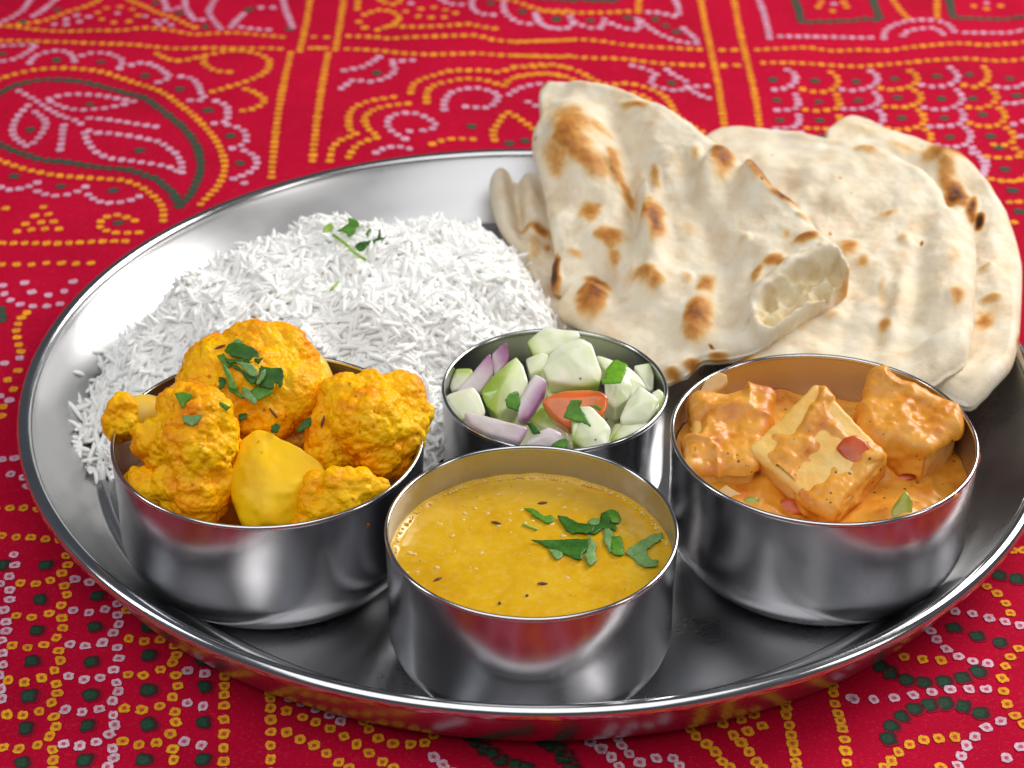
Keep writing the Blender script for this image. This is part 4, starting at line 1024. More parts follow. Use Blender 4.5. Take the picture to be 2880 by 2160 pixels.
f1, c1 = floret('largest cauliflower floret at the back of the left bowl under chopped herbs', 885, 400, 4.55,
   [(700,330,.1,165),(880,240,0,160),(1020,230,.0,130),(1080,330,0,140),(900,400,.75,190),(680,420,.3,170),(1060,440,.5,170),(800,520,.9,150),(960,560,1.0,120),(1120,470,.2,120)], seed=3, amp=.13)
stem = blob('floret_stem', f1, at(ZC, 1165, 360, 4.1), [lob(-20,-60,.0,70*SC), lob(10,20,.05,75*SC), lob(35,90,0,60*SC)], M_stem, 4, .2)
f2, c2 = floret('left cauliflower floret with knobbly lobes leaning on the bowl front', 610, 740, 4.1,
   [(530,510,.2,105),(640,560,.55,140),(700,660,.4,110),(390,650,.4,92),(430,730,.55,60),(620,720,.75,140),(560,650,.7,120),(600,900,.7,140),(500,880,.6,100),(700,850,.4,110),(620,980,.3,110)], seed=8, amp=.15)
f2b, _ = floret('small pale floret low at the left wall of the cauliflower bowl', 365, 900, 3.5,
   [(330,870,.2,68),(380,920,.3,75),(410,870,.1,70)], seed=18, sub=5, amp=.10, big=1.2)
f3, c3 = floret('small browned floret poking out over the far left rim', 275, 550, 4.35,
   [(232,490,.1,48),(210,560,.1,42),(235,610,.15,48),(285,590,.2,52),(270,520,.1,55),(210,620,.05,34)], M_cauli, 21, 5, .10, 1.2)
blob('floret_stem', f3, at(ZC, 365, 530, 4.3), [lob(-70,10,.15,58*SC), lob(-20,0,.12,60*SC), lob(30,10,.05,56*SC), lob(60,20,-.1,52*SC)], M_stem, 4, .2)
f4, c4 = floret('round cauliflower floret leaning on the right rim of the left bowl', 1430, 590, 4.25,
   [(1320,470,.2,130),(1460,450,.1,115),(1600,440,-.1,100),(1650,540,.1,85),(1440,580,.75,175),(1600,640,.4,110),(1250,600,.3,110),(1250,720,.4,105),(1480,720,.65,125),(1560,760,.35,80)], seed=31, amp=.15)
f5, c5 = floret('small orange floret low at the front right of the left bowl', 1320, 920, 3.75,
   [(1180,900,.2,75),(1290,880,.3,80),(1400,880,.3,70),(1490,895,.2,45),(1200,1000,.3,85),(1330,970,.4,80),(1120,1040,.2,60)], M_cauli, 44, 5, .12, 1.1)
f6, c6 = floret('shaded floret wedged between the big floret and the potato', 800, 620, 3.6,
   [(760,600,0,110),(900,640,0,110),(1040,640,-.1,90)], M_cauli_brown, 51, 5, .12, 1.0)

# potato wedge
def hull_chunk(name, pts, m, bevel, cuts=3, disp=0.03, seed=0, attrs=None, sub=1, parent=None, seg=3, relax=0, clamp=None):
    bm = bmesh.new()
    for p in pts: bm.verts.new(p)
    r = bmesh.ops.convex_hull(bm, input=bm.verts[:])
    bmesh.ops.delete(bm, geom=[v for v in bm.verts if not v.link_faces], context='VERTS')
    bmesh.ops.dissolve_limit(bm, angle_limit=math.radians(9), verts=bm.verts[:], edges=bm.edges[:])
    bmesh.ops.remove_doubles(bm, verts=bm.verts[:], dist=0.02)
    bmesh.ops.bevel(bm, geom=bm.edges[:]+bm.verts[:], offset=bevel, segments=seg, profile=0.5, affect='EDGES', clamp_overlap=True)
    bmesh.ops.triangulate(bm, faces=bm.faces[:])
    for _ in range(4):
        es = [e for e in bm.edges if e.calc_length() > 0.22]
        if not es: break
        bmesh.ops.subdivide_edges(bm, edges=es, cuts=1)
        bmesh.ops.triangulate(bm, faces=[f for f in bm.faces if len(f.verts) > 3])
    for _ in range(relax): bmesh.ops.smooth_vert(bm, verts=bm.verts[:], factor=0.5, use_axis_x=True, use_axis_y=True, use_axis_z=True)
    bmesh.ops.recalc_face_normals(bm, faces=bm.faces[:])
    V, F = bm_arrays(bm); bm.free()
    N = vnormals(V, F)
    V = V + N*(disp*noise(V, 1.6, seed)+disp*.4*noise(V, 5, seed+1))[:, None]
    if clamp is not None:                      # stay inside the bowl wall
        cx, cy, rmax = clamp; rr = np.hypot(V[:, 0]-cx, V[:, 1]-cy); f_ = np.where(rr > rmax, rmax/np.maximum(rr, 1e-6), 1)
        V[:, 0] = cx+(V[:, 0]-cx)*f_; V[:, 1] = cy+(V[:, 1]-cy)*f_
    a = {k: f(V) for k, f in (attrs or {}).items()}
    c = V.mean(0)
    org = c if parent is None else np.array(parent.location/CM)
    return obj(name, mesh(name, V, F, m, True, a, tuple(org)), parent, (0, 0, 0) if parent else tuple(c))
def facet(zf, outline, z, thick, lift=(), tilt=(0, 0), cam_w=0.5, shrink=.82):
    q = np.array(zf(outline)); c = P(*q.mean(0), z)
    n = unit(np.array([tilt[0], tilt[1], 1.0])*(1-cam_w)+TOCAM*cam_w)
    w = PL(q, c, n); cc = w.mean(0)
    down = unit(-n*0.6+np.array([0, 0.15, -0.8]))
    back = cc+(w-cc)*shrink+down*thick
    up = [PL(np.array(zf([(x, y)])), c+n*l, n)[0] for x, y, l in lift]
    return np.concatenate([w, back]+([np.array(up)] if up else [])), c, n
pts, _, _ = facet(ZC, [(845,600),(905,592),(970,615),(1110,692),(1245,795),(1228,840),(1160,905),(1095,1015),(1060,1095),(855,1105),(790,1000),(755,870),(785,715)], 4.15, 1.5,
                  [(960,800,.42),(900,940,.55),(1000,930,.5),(930,1060,.5)], (0, -.3), .6)
po = hull_chunk('potato_wedge', pts, M_potato, 0.2, disp=.06, seed=4, seg=4, relax=9)
tag(po, 'smooth bright yellow potato wedge standing at the front of the cauliflower bowl', 'potato')
for (o, x, y, z, th) in ((f1, 1000, 520, 5.4, -.9), (f4, 1195, 575, 4.9, 1.3), (f1, 720, 200, 5.0, .4)):
    c = at(ZC, x, y, z); d = RT*math.cos(th)+UP*math.sin(th)
    # settle the seed on its floret
    V = np.array([v.co[:] for v in o.data.vertices])/CM+np.array(o.location)/CM
    s = (V-CAM) @ RT/((V-CAM) @ _fw); t_ = (V-CAM) @ UP/((V-CAM) @ _fw)
    k = ((s-(c-CAM) @ RT/((c-CAM) @ _fw))**2+(t_-(c-CAM) @ UP/((c-CAM) @ _fw))**2 + np.where((V-c) @ TOCAM < -1.6, 1, 0)) 
    near = np.argsort(k)[:25]; c = V[near[np.argmax(V[near] @ TOCAM)]]+TOCAM*0.01
    tube('cumin_seed', [c-d*.17, c-d*.08, c, c+d*.08, c+d*.17], [.01, .035, .045, .035, .01], M_seed, o, tuple(o.location/CM))

def surf_at(objs, px, py, lift=0.03):
    """nearest point of the given things seen through a photo pixel"""
    d = unit(_fw+((px-1440)/F_PX)*RT-((py-1080)/F_PX)*UP)
    best = None
    for o in objs:
        V = np.array([v.co[:] for v in o.data.vertices])/CM+np.array(o.location)/CM
        w = V-CAM; t = w @ d; e = np.linalg.norm(w-t[:, None]*d, axis=1)
        k = np.where(e < 0.12)[0]
        if len(k) == 0: k = np.argsort(e)[:4]
        i = k[np.argmin(t[k])]
        if best is None or t[i] < best[0]: best = (t[i], V[i])
    return best[1]+TOCAM*lift
def leaf_on(name, label, zf, pts, objs, m, group, seed=0, lift=0.04, cam_w=.55, tilt=(0, 0), curl=.08):
    """a leaf fragment resting on the things below it"""
    a = np.array(zf(pts)); cpx = a.mean(0); a = cpx+(a-cpx)*1.1; c = surf_at(objs, cpx[0], cpx[1], lift)
    n = unit(np.array([tilt[0], tilt[1], 1.0])*(1-cam_w)+TOCAM*cam_w)
    e1 = unit(np.cross(np.array([0, 1.0, 0]), n)); e2 = np.cross(n, e1)
    w = PL(a, c, n)-c; q = np.stack([w @ e1, w @ e2], 1)
    q2 = resample(np.vstack([q, q[:1]]), 0.06)[:-1]
    rng = np.random.default_rng(seed+7); q2 = q2+rng.normal(0, .008, q2.shape)
    bm = bmesh.new(); f = bm.faces.new([bm.verts.new((x, y, 0)) for x, y in q2])
    bmesh.ops.triangulate(bm, faces=[f])
    for _ in range(3):
        es = [e for e in bm.edges if e.calc_length() > 0.09]
        if es: bmesh.ops.subdivide_edges(bm, edges=es, cuts=1)
        bmesh.ops.triangulate(bm, faces=[f for f in bm.faces if len(f.verts) > 3])
    V, F = bm_arrays(bm); bm.free()
    ph = rng.uniform(0, 6.28); dr = V[:, 0]*math.cos(ph)+V[:, 1]*math.sin(ph)
    h = curl*rng.choice([-1, 1])*(dr/.35)**2*.5+0.05*noise(V+seed*3.1, 2.4, seed)
    W3 = c+V[:, :1]*e1+V[:, 1:2]*e2+n*h[:, None]
    o = obj(name, mesh(name, W3, F, m, True, None, c), None, c)
    md = o.modifiers.new('thickness', 'SOLIDIFY'); md.thickness = .03*CM; md.offset = 0
    return tag(o, label, 'herb', group)
ZH = ZF(480, 900, .17179)
GH = 'chopped coriander on the cauliflower'
LH = [('rectangular dark green coriander leaf at the top of the heap on the big floret', [(970,380),(1060,375),(1200,400),(1330,450),(1415,510),(1410,600),(1370,650),(1290,660),(1150,620),(1010,590),(960,540),(900,490)], M_leaf_dark, .10),
 ('small pale coriander scrap peeking above the rectangular leaf on the big floret', [(1000,370),(1090,305),(1160,340),(1140,390),(1060,380)], M_leaf_pale, .05),
 ('light green coriander leaf at the left end of the heap on the big floret', [(770,585),(880,545),(905,620),(960,720),(1040,690),(1000,740),(930,780),(860,720),(810,650)], M_leaf_mid, .10),
 ('dark coriander leaf in the hollow left of the heap centre on the big floret', [(910,640),(1020,650),(1130,640),(1330,690),(1180,700),(1080,700),(970,720),(930,700)], M_leaf_dark, .08),
 ('pale underside of a coriander leaf in the centre of the heap on the big floret', [(1080,700),(1200,700),(1330,730),(1400,800),(1440,870),(1390,915),(1320,915),(1260,860),(1200,790)], M_leaf_pale, .22),
 ('dark folded coriander leaf under the pale one on the big floret', [(1000,745),(1090,730),(1190,830),(1300,920),(1400,930),(1380,1030),(1300,1040),(1220,950),(1130,840)], M_leaf_dark, .12),
 ('broad dark coriander leaf at the right end of the heap on the big floret', [(1400,680),(1530,770),(1690,790),(1810,800),(1830,900),(1820,1030),(1770,1100),(1740,1030),(1690,1010),(1680,1110),(1560,1090),(1450,1060),(1500,930),(1440,800)], M_leaf_dark, .14),
 ('narrow bluish green coriander leaf standing inside the heap on the big floret', [(1480,850),(1550,820),(1530,960),(1440,1060),(1400,1040),(1440,940)], M_leaf_pale, .26),
 ('green coriander strip running down the left of the heap on the big floret', [(850,720),(930,790),(990,900),(1030,1000),(1080,1060),(1060,1130),(960,1090),(930,960),(880,850)], M_leaf_mid, .16),
 ('dark coriander leaf hanging lowest left from the heap on the big floret', [(790,950),(880,960),(910,1010),(860,1110),(800,1175),(770,1150),(800,1060)], M_leaf_dark, .10),
 ('olive coriander leaf along the lower edge of the heap on the big floret', [(940,1080),(1070,1060),(1110,1170),(1190,1250),(1200,1290),(1090,1240),(960,1160)], M_leaf_mid, .12),
 ('pale pointed coriander leaf at the bottom tip of the heap on the big floret', [(1180,1110),(1280,1150),(1330,1240),(1400,1310),(1390,1390),(1300,1340),(1200,1260)], M_leaf_pale, .14),
 ('bright green coriander leaf at the lower right of the heap on the big floret', [(1300,1170),(1400,1090),(1520,1100),(1640,1130),(1660,1190),(1560,1250),(1420,1305),(1330,1240)], M_leaf_mid, .18),
 ('dark coriander scrap at the top right of the heap on the big floret', [(1380,640),(1450,640),(1520,625),(1470,680),(1450,720),(1380,690)], M_leaf_dark, .08)]
for i, (lab, pts, m, lf) in enumerate(LH):
    leaf_on('coriander_leaf', lab, ZH, pts, [f1], m, GH, i, lf)
for i, (lab, pts, on, m) in enumerate([
  ('notched pale coriander leaf on top of the left cauliflower floret', [(500,440),(540,430),(580,445),(575,465),(550,480),(535,508),(522,480)], [f2], M_leaf_mid),
  ('fan shaped pale coriander leaf in the middle of the left cauliflower floret', [(535,545),(580,548),(632,540),(610,575),(580,592),(548,580)], [f2], M_leaf_pale),
  ('small green coriander curl between the left and the big floret', [(700,475),(740,490),(765,505),(745,520),(725,500)], [f1, f2], M_leaf_mid),
  ('dark coriander scrap at the foot of the big floret, left of the potato tip', [(808,540),(845,535),(840,560),(810,572)], [f1, f6], M_leaf_dark),
  ('dark coriander scrap right behind the potato tip', [(965,600),(995,585),(1007,600),(990,630),(960,625)], [f1, f6, po], M_leaf_dark),
  ('dark green coriander strip leaning between the big and the right floret', [(1088,610),(1120,570),(1165,545),(1172,560),(1140,600),(1095,625)], [f1, f4, f6], M_leaf_dark)]):
    leaf_on('coriander_leaf', lab, ZC, pts, on, m, GH, 30+i, .05, curl=.04)

# ------------------------------------------------------------------ herbs on the rice
ZR_ = ZF(880, 580, .15674)
GR = 'coriander scattered on the rice'
def rice_pt(px, py):
    # first point of the mound that a look through the pixel meets
    zs = np.arange(5.0, 0.3, -0.04); p = np.array([P(px, py, z) for z in zs])
    k = np.argmax(zs <= rice_z(p[:, 0], p[:, 1])+0.24); z = float(zs[k])
    return z
for i, (lab, pts, m) in enumerate([
  ('pale green cut stem end lying leftmost on the rice', [(200,370),(260,330),(330,300),(370,350),(365,400),(280,460),(200,490),(185,440)], M_leaf_lime),
  ('crumpled green coriander leaf, second from the left on the rice', [(450,430),(560,370),(650,310),(630,215),(740,240),(800,290),(825,360),(760,380),(750,470),(630,540),(610,480),(540,450)], M_leaf_mid),
  ('tiny green coriander curl at the top right of the rice garnish', [(950,480),(990,430),(1050,395),(1020,450),(980,550),(955,520)], M_leaf_mid),
  ('round dark coriander leaf near the middle of the rice garnish', [(760,710),(820,660),(900,650),(965,710),(930,780),(870,815),(800,790)], M_leaf_dark),
  ('dark coriander leaf with thin upright tip, rightmost on the rice', [(930,640),(1080,600),(1160,575),(1190,420),(1215,430),(1210,570),(1330,550),(1290,590),(1310,650),(1160,740),(1120,700),(980,700)], M_leaf_dark)]):
    q = np.array(ZR_(pts)).mean(0)
    leaf('coriander_leaf', lab, ZR_(pts), rice_pt(*q)+.12, m, (0, -.6), .07, GR, 60+i)
for lab, pts, r in (('long bright green coriander stem lying across the rice', [(360,510),(560,650),(760,840),(950,965)], .05),
                    ('short green coriander stem bit lower on the rice', [(330,1500),(400,1420),(455,1360)], .045)):
    q = ZR_(pts); zz = [rice_pt(*a)+.12 for a in q]
    tag(tube('coriander_sprig', [P(a[0], a[1], z) for a, z in zip(q, zz)], r, M_leaf_lime), lab, 'herb', GR)

# ------------------------------------------------------------------ paneer bowl
ZP = ZF(1850, 960, .51837)
def gravy_h(x, y):
    p = np.stack([x, y, 0*x], -1)
    r = np.hypot(x-O_pan[0], y-O_pan[1])
    h = 0.22*noise(p, 0.55, 14)+0.10*noise(p, 1.3, 15)+0.04*noise(p, 3.2, 16)
    # heaped against the back left
    h = h+0.16*(1-np.abs(noise(p, 0.9, 19)))
    h = h+0.9*np.exp(-(((x-(O_pan[0]-2.2))/1.6)**2+((y-(O_pan[1]+1.2))/1.5)**2))
    h = h+0.7*np.exp(-(((x-(O_pan[0]+1.6))/1.7)**2+((y-(O_pan[1]+1.4))/1.5)**2))
    h = h+0.62*np.exp(-(((x-(O_pan[0]+1.7))/0.9)**2+((y-(O_pan[1]-2.2))/0.9)**2))
    return h+0.05*sstep(R_pan-.5, R_pan-.2, r)
gv, GV = disc('paneer_gravy', O_pan, R_pan-0.17, 2.9, gravy_h, M_sauce, NR=130, NA=260)
tag(gv, 'creamy orange tomato gravy around the paneer in the right steel bowl', 'gravy')
GP = 'paneer cubes in the right bowl'
def paneer(label, face, depth, maskf, seed, rnd=.16, dirn=None, thick=.10, n=60, ridge=0.15):
    """face: four corners (photo px, z) of the visible top in order 00,10,01,11"""
    c = [P(*ZP([f[:2]])[0], f[2]) for f in face]
    nrm = unit(np.cross(c[1]-c[0], c[2]-c[0])); nrm = nrm if nrm @ TOCAM > 0 else -nrm
    d = -nrm if dirn is None else unit(np.array(dirn))
    corners = [p+d*depth for p in c]+c
    size = (np.linalg.norm(c[1]-c[0]), np.linalg.norm(c[2]-c[0]), depth)
    V, F, t = box_mesh(corners, n, rnd, size)
    N = vnormals(V, F)
    if N[np.argmax(V @ TOCAM)] @ TOCAM < 0:
        F = [f[::-1] for f in F]; N = -N
    V = V+N*(0.035*noise(V, 1.4, seed)+0.018*noise(V, 4, seed+1)-0.03*np.clip(noise(V, 3.3, seed+2)-.45, 0, 1))[:, None]
    rr = np.hypot(V[:, 0]-O_pan[0], V[:, 1]-O_pan[1]); f_ = np.minimum(1, (R_pan-.3)/np.maximum(rr, 1e-6))
    V[:, 0] = O_pan[0]+(V[:, 0]-O_pan[0])*f_; V[:, 1] = O_pan[1]+(V[:, 1]-O_pan[1])*f_
    org = V.mean(0)
    o = obj('paneer_cube', mesh('paneer_cube', V, F, M_paneer, True, None, org), None, org)
    tag(o, label, 'paneer', GP)
    m = maskf(t, V)+0.42*noise(V, 0.95, seed+3)+0.25*noise(V, 2.3, seed+4)+.1*noise(V, 5, seed+9)
    rd = 1-np.abs(noise(V+.3*noise(V, 1.1, seed+8)[:, None], 0.75, seed+7)); h = thick*(sstep(0.0, 0.45, m)-0.12)*(1+0.6*noise(V, 1.5, seed+6))+sstep(.1, .5, m)*(0.05*noise(V, 3, seed+5)+ridge*np.clip(rd-.55, 0, 1)**1.5+0.02*noise(V, 7, seed+5))
    keep = m > -0.06
    FK = [f for f in F if all(keep[i] for i in f)]
    used = sorted({i for f in FK for i in f}); ix = {a: b for b, a in enumerate(used)}
    if FK:
        VS = V[used]+N[used]*h[used][:, None]
        obj('sauce_coating', mesh('sauce_coating', VS, [[ix[i] for i in f] for f in FK], M_sauce, True, None, tuple(np.array(org))), o)
    return o
def mask_main(t, V):
    u, v, w = t[:, 0], t[:, 1], t[:, 2]       # u: left->top edge, v: toward the bottom right
    m = np.full(len(t), -0.16)
    top = w > .8
    band = np.exp(-((v+0.42+0.25*u)/0.22)**2)*np.where(u > -0.9, 1, 0)*0.8
    band2 = np.exp(-((v-0.75)/0.32)**2)*0.7
    loop = np.exp(-((u-0.55)/0.16)**2)*np.where((v > -.6) & (v < .35), 1, 0)*.6
    m = np.where(top, m+band+band2+loop, m)
    m = np.where((v > .9) & ~top, 0.55, m)
    m = np.where((u < -.9) & ~top, 0.12, m)
    return m
pc1 = paneer('large pale paneer cube tilted on its corner in the middle of the right bowl',
   [(478,580,4.05), (865,212,5.0), (945,965,3.25), (1245,600,4.15)], 1.75, mask_main, 5, dirn=None)
pc2 = paneer('paneer cube with a bare pale right side, back right in the right bowl',
   [(1085,490,4.05), (1185,165,4.75), (1475,585,4.1), (1668,402,4.25)], 2.2, lambda t, V: np.where(t[:, 2] > .8, .6, np.where(t[:, 1] > .9, -.28, .5)), 15, dirn=(-.06, .05, -1), thick=.16, ridge=0.5)
pc3 = paneer('sauce covered paneer cube at the left of the right bowl with pale front side',
   [(150,690,3.7), (515,685,3.7), (215,310,4.2), (615,250,4.45)], 1.5, lambda t, V: np.where(t[:, 2] > .8, .6, np.where(t[:, 1] < -.9, -.25, .4)), 25, dirn=(.03, .0, -1), thick=.16, ridge=0.45)
def sauce_lump(label, cx, cy, z, lobes, seed, kind='sauce_lump'):
    c = at(ZP, cx, cy, z); s = .51837/105
    o = blob(kind, None, c, [tuple(RT*(x-cx)*s-UP*(y-cy)*s+TOCAM*d)+(r*s,) for x, y, d, r in lobes], M_sauce, 6, .32,
             lambda p: 0.12*noise(p, 1.0, seed)+0.05*noise(p, 2.4, seed+1)+0.02*noise(p, 6, seed+2))
    tag(o, label, 'gravy')
    return o

def veg(name, label, cat, outline, z, thick, m, lift=(), tilt=(0, 0), cam_w=.6, zf=ZP, bevel=.05, disp=.02, seed=0, group=None, attrs=None, shrink=.9, relax=1, clamp=None):
    pts, c, n = facet(zf, outline, z, thick, lift, tilt, cam_w, shrink)
    o = hull_chunk(name, pts, m, bevel, disp=disp, seed=seed, attrs=attrs, relax=relax, clamp=clamp)
    return tag(o, label, cat, group)
GV_ = 'vegetable bits in the paneer gravy'
def zpx(objs, x, y): 
    q = ZP([(x, y)])[0]; return surf_at(objs, q[0], q[1], .0)
def veg_on(name, label, cat, outline, objs, lift_z, *a, **k):
    q = np.array(outline).mean(0); p = zpx(objs, q[0], q[1])+TOCAM*lift_z
    return veg(name, label, cat, outline, float(p[2]), *a, **k)
veg_on('tomato_piece', 'sauced dark red tomato square lying on the large paneer cube', 'tomato', [(962,575),(1010,520),(1080,500),(1150,560),(1185,600),(1160,650),(1105,705),(1030,660)], [pc1], .14, .2, M_tomred, [(1060,590,.08)], seed=1, group=GV_, bevel=.07)
veg_on('tomato_piece', 'red tomato strip on the back right cube just beside the large one', 'tomato', [(1095,435),(1140,420),(1200,470),(1205,495),(1165,490),(1110,450)], [pc2], .06, .12, M_tomred, seed=2, group=GV_)
veg_on('tomato_piece', 'thin curved red tomato skin on top of the back right cube', 'tomato', [(1235,360),(1300,360),(1360,400),(1350,415),(1290,385),(1240,375)], [pc2], .05, .1, M_tomred, seed=3, group=GV_, bevel=.03)
veg_on('tomato_piece', 'orange red tomato bit between the two right hand cubes', 'tomato', [(1250,690),(1300,670),(1370,695),(1400,740),(1340,760),(1280,755)], [pc2, gv], .1, .2, M_tomred, seed=4, group=GV_)
veg_on('tomato_piece', 'bright red tomato chunk low in the gravy at the front of the bowl', 'tomato', [(630,900),(670,845),(760,840),(820,880),(800,935),(700,945),(645,940)], [gv], .1, .25, M_tomred, [(730,890,.08)], seed=5, group=GV_, bevel=.08)
veg_on('tomato_piece', 'tiny red tomato bit in the sauce at the left of the bowl', 'tomato', [(312,520),(340,495),(358,520),(350,548),(320,548)], [pc3], .03, .1, M_tomred, seed=6, group=GV_, bevel=.03)
veg_on('tomato_piece', 'small flat red tomato bit near the top of the left sauce heap', 'tomato', [(270,365),(310,355),(330,372),(300,385),(275,380)], [pc3, gv], .02, .1, M_tomred, seed=7, group=GV_, bevel=.03)
veg_on('pepper_piece', 'olive green pepper piece at the front right edge of the gravy', 'pepper', [(1262,930),(1280,880),(1320,820),(1350,800),(1390,860),(1385,930),(1330,960),(1275,965)], [gv], .12, .2, M_pepper, [(1320,880,.06)], seed=8, group=GV_, bevel=.06)
veg_on('onion_piece', 'translucent yellowish onion piece stuck high on the left wall of the bowl', 'onion', [(215,290),(250,215),(330,155),(380,180),(385,230),(330,270),(260,300)], [pc3, gv], .0, .12, M_cookonion, seed=9, group=GV_, cam_w=.9)
veg_on('onion_piece', 'pale green onion piece at the front left edge of the gravy', 'onion', [(320,810),(370,770),(410,800),(460,830),(455,865),(400,870),(340,840)], [gv, pc3], .1, .2, M_cookonion, seed=10, group=GV_)
veg_on('pepper_piece', 'small yellow green pepper bit beside the red chunk at the front', 'pepper', [(455,860),(500,835),(555,845),(550,900),(500,895)], [gv], .1, .2, M_pepper, seed=11, group=GV_)

# ------------------------------------------------------------------ salad
ZS = ZF(1180, 880, .34358)
GC = 'chopped cucumber pieces in the salad bowl'; GO = 'red onion pieces in the salad bowl'; GL = 'coriander in the salad bowl'
def skinf(pt, rad, zf=ZS):
    """how close a vertex sits to the peel, given by a photo-plane direction"""
    q = np.array(zf([pt[:2], pt[2:4]]))
    def f(V):
        d = V-CAM; z = d @ _fw; u = 1440+F_PX*(d @ RT)/z; v = 1080-F_PX*(d @ UP)/z
        a, b = q; L = np.linalg.norm(b-a); e = (b-a)/L
        s = ((u-a[0])*e[0]+(v-a[1])*e[1])/L
        return np.clip(1-s, 0, 1)**rad
    return f
none = lambda V: 0.05*np.ones(len(V))
SAL = []
def cuke(label, outline, z, thick=.9, lift=(), tilt=(0, 0), peel=None, rad=1.3, seed=0, m=M_cuke, cam_w=.45, name='cucumber_piece', cat='cucumber', group=GC, bevel=.05, shrink=.8):
    o = veg(name, label, cat, outline, z+ZR_SAL-4.3, thick, m, lift, tilt, cam_w, ZS, bevel, .02, seed, group, {'skin': skinf(peel, rad) if peel else none}, shrink, 1, (O_sal[0], O_sal[1], R_sal-.15))
    SAL.append(o); return o
# filling below the visible pieces
for i, (dx, dy, z, lab) in enumerate(((-1.4,.6,3.0,'cucumber piece buried deep at the left of the salad'),(1.3,.9,3.0,'cucumber piece buried deep at the back right of the salad'),(0,-1.2,3.0,'cucumber piece buried deep at the front of the salad'),(.2,1.3,3.1,'cucumber piece buried deep at the back of the salad'),(1.5,-.7,3.0,'cucumber piece buried deep at the right of the salad'),(-1.3,-1.0,3.0,'cucumber piece buried deep at the front left of the salad'),(0,0,3.2,'cucumber piece buried in the middle of the salad'))):
    rg = random.Random(i)
    pts = [np.array((O_sal[0]+dx+rg.uniform(-.85,.85), O_sal[1]+dy+rg.uniform(-.85,.85), z+ZR_SAL-4.3+rg.uniform(-.7,.5))) for _ in range(14)]
    o = hull_chunk('cucumber_piece', pts, M_cuke, .1, disp=.02, seed=i, attrs={'skin': lambda V: .25*np.ones(len(V))}); tag(o, lab, 'cucumber', GC); SAL.append(o)
cuke('cucumber chunk at the very back, topmost against the bowl rim', [(878,232),(1030,112),(1300,150),(1322,192),(1240,250),(1030,335),(930,342)], 4.55, .8, [(1110,180,.12)], (0,-.2), (860,340,1060,230), 1.6, 1)
cuke('small cucumber block left behind the big central chunk', [(860,372),(1000,312),(1065,340),(1010,470),(900,505)], 4.3, .8, [(950,400,.08)], (-.2,-.2), None, 1, 2)
cuke('large rounded cucumber chunk on top in the centre of the salad', [(1005,450),(1060,335),(1140,262),(1320,205),(1410,250),(1440,330),(1492,490),(1480,575),(1365,605),(1180,585),(1055,555)], 4.75, 1.1, [(1330,240,.10),(1200,330,.16),(1400,520,.12)], (0,-.25), (1300,640,1270,520), 2.0, 3)
cuke('small pale cucumber lump at the left wall of the salad bowl', [(230,560),(290,455),(420,450),(440,480),(320,620),(258,640)], 3.95, .7, [], (-.2,0), (330,430,330,560), 1.2, 4)
cuke('green skinned cucumber wedge between the two onion slices', [(500,650),(590,510),(700,430),(792,345),(852,430),(890,560),(830,690),(730,760),(640,840),(540,760)], 4.25, .9, [(720,520,.22),(660,640,.2)], (-.25,-.2), (560,560,820,620), .9, 5)
cuke('square pale cucumber chunk at the left rim of the salad', [(176,700),(250,655),(440,602),(490,665),(550,800),(520,860),(350,870),(240,790)], 4.05, .9, [(400,680,.1)], (-.1,-.3), (330,900,340,800), 2.2, 6)
cuke('cucumber slice behind the upright herb at the back right', [(1440,330),(1550,385),(1700,430),(1790,500),(1880,620),(1760,700),(1560,520)], 4.15, .9, [(1650,500,.1)], (.2,-.1), None, 1, 7)
cuke('cucumber block right of the big central chunk', [(1510,560),(1600,500),(1700,485),(1750,600),(1720,700),(1600,780),(1515,710)], 4.35, .9, [(1620,600,.18)], (.1,-.2), None, 1, 8)
cuke('triangular pale cucumber piece with dark specks at the right', [(1640,860),(1700,720),(1800,592),(1980,720),(1930,800),(1860,890),(1670,900)], 4.5, .8, [(1800,740,.14)], (.1,-.3), None, 1, 9)
cuke('pale green cucumber piece standing at the far right back of the salad', [(1750,425),(1930,400),(1925,520),(1915,620),(1880,635),(1810,520)], 4.05, .6, [], (.35,0), (1960,420,1800,480), 2.2, 10)
cuke('cucumber piece with bright green peel on the right rim', [(1900,645),(1960,612),(2025,680),(2038,770),(1990,850),(1940,910),(1870,890),(1980,750)], 4.15, .7, [], (.3,-.2), (2010,880,1900,640), .9, 11)
cuke('long cucumber piece with green peel at the front right of the tomato', [(1240,880),(1290,760),(1400,755),(1520,870),(1572,940),(1530,1100),(1400,1140),(1245,1040)], 4.5, .9, [(1330,880,.18),(1420,1000,.18)], (0,-.35), (1215,1080,1420,980), 1.5, 12)
cuke('pale cucumber piece at the front right edge of the salad', [(1560,1030),(1650,915),(1880,892),(1950,940),(1850,1030),(1620,1098)], 4.05, .8, [(1740,960,.14)], (.1,-.3), (1560,1000,1700,980), 1.6, 13)
cuke('yellow green cucumber edge at the front left under the onion stick', [(495,990),(600,978),(700,1020),(780,1082),(640,1082)], 3.95, .6, [(620,1010,.08)], (0,-.2), (600,960,640,1080), 1.5, 14)
cuke('cucumber piece in the shadow under the tomato', [(1040,580),(1250,620),(1300,700),(1100,720),(1030,660)], 3.9, .6, [], (0,-.2), (1150,560,1150,700), .8, 15)
cuke('dull cucumber piece low between the tomato and the onion', [(880,870),(1000,760),(1180,900),(1240,1060),(1040,960)], 3.7, .7, [], (0,-.2), (1040,760,1060,960), .5, 16)
cuke('white onion petal at the front edge of the salad', [(850,1080),(880,1040),(960,970),(1060,930),(1160,980),(1260,1110)], 4.2, .5, [(1060,990,.12)], (0,-.3), (1180,920,1060,1040), 3, 17, M_onion, name='onion_piece', cat='onion', group=GO)
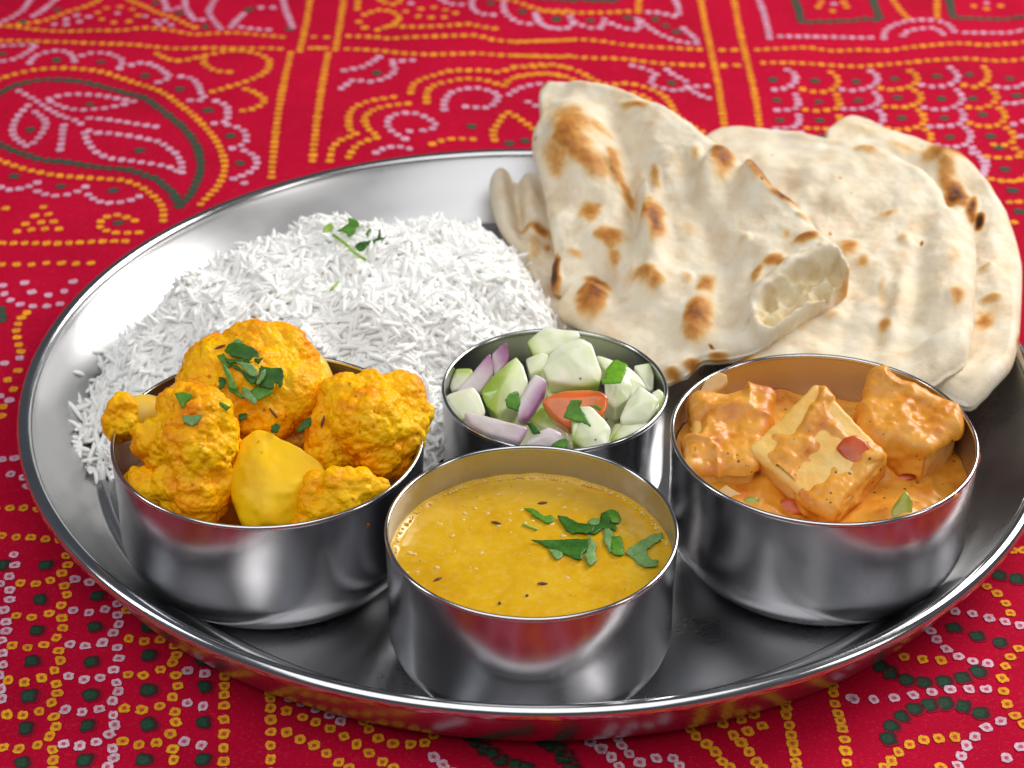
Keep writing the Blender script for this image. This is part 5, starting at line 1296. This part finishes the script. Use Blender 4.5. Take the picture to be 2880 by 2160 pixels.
cuke('pointed purple tinted onion slice standing at the back left', [(590,330),(700,228),(722,255),(735,320),(725,400),(610,520),(585,430)], 4.55, .25, [], (-.3,-.4), (740,330,590,420), 1.0, 18, M_onion, .7, 'onion_piece', 'onion', GO, .05, .95)
cuke('pale onion slice leaning left beside the green wedge', [(290,640),(420,470),(580,312),(600,420),(600,505),(500,645)], 4.3, .3, [(480,520,.06)], (-.3,-.4), (620,330,420,560), 1.6, 19, M_onion, .7, 'onion_piece', 'onion', GO, .05, .95)
cuke('upright red onion stick with dark purple side left of the tomato', [(822,690),(940,490),(1042,545),(1030,640),(890,870),(800,862)], 4.6, .4, [(905,640,.06)], (-.1,-.3), (1010,760,880,680), .8, 20, M_onion, .6, 'onion_piece', 'onion', GO, .06, .95)
cuke('long flat red onion stick lying at the front left rim', [(338,872),(372,790),(500,812),(900,930),(822,1060),(520,970)], 4.4, .35, [(600,900,.05)], (0,-.3), (930,1010,640,910), 3.0, 21, M_onion, .6, 'onion_piece', 'onion', GO, .07, .95)
cuke('orange red tomato wedge in the middle of the salad', [(985,712),(1090,660),(1200,627),(1480,622),(1560,680),(1540,770),(1505,840),(1380,850),(1230,950),(1100,860)], 4.45, .5, [(1140,700,.14),(1350,690,.16),(1300,800,.12)], (0,-.4), (1300,600,1300,740), 2.0, 22, M_tomato, .5, 'tomato_wedge', 'tomato', None, .08, .9)
for i, (lab, pts, m, lf) in enumerate([
  ('bright green coriander leaf standing upright at the back right of the salad', [(1530,500),(1540,400),(1610,318),(1700,380),(1690,430),(1645,545),(1510,540),(1495,500)], M_leaf_bright, .16),
  ('dark coriander leaf draped between the tomato and the front cucumber', [(1190,850),(1215,780),(1240,725),(1330,725),(1310,770),(1350,830),(1395,920),(1330,890),(1270,880)], M_leaf_mid, .12),
  ('dark coriander leaf tucked left of the upright onion stick', [(708,785),(740,730),(800,700),(820,790),(800,850),(715,835)], M_leaf_mid, .08),
  ('ragged coriander leaf at the very front rim of the salad bowl', [(1080,1085),(1130,1050),(1200,1030),(1217,1075),(1190,1105)], M_leaf_mid, .06),
  ('dark coriander bits in the gap below the onion stick', [(885,885),(925,880),(960,920),(985,965),(930,970),(905,925)], M_leaf_dark, .05),
  ('thin coriander edge behind the front cucumber piece', [(1400,755),(1460,760),(1490,795),(1460,800)], M_leaf_mid, .10)]):
    leaf_on('coriander_leaf', lab, ZS, pts, SAL, m, GL, 80+i, lf, cam_w=.6, curl=.05)

# drips of sauce on the steel
for b, o0, zf, x, y, z, rr, m, nm in ((B_pan, O_pan, ZP, 1752, 640, 4.15, (.07, .05, .2), M_sauce, 'sauce_drip'), (B_pan, O_pan, ZP, 1628, 850, 4.2, (.13, .05, .10), M_sauce, 'sauce_drip'),
                                (B_cau, O_cau, ZC, 1430, 1075, 3.6, (.05, .03, .06), M_masala, 'sauce_drip')):
    c = at(zf, x, y, z); ax = unit(np.array([c[0]-o0[0], c[1]-o0[1], 0])); R_ = R_pan if b is B_pan else R_cau
    c = np.array([o0[0]+ax[0]*(R_-0.045), o0[1]+ax[1]*(R_-0.045), c[2]])
    tx = np.array([-ax[1], ax[0], 0]); D, F = ico(3)
    V = c+D[:, :1]*tx*rr[0]+D[:, 1:2]*ax*rr[1]+D[:, 2:]*np.array([0, 0, 1.0])*rr[2]
    obj(nm, mesh(nm, V, F, m, True, None, tuple(o0)), b)
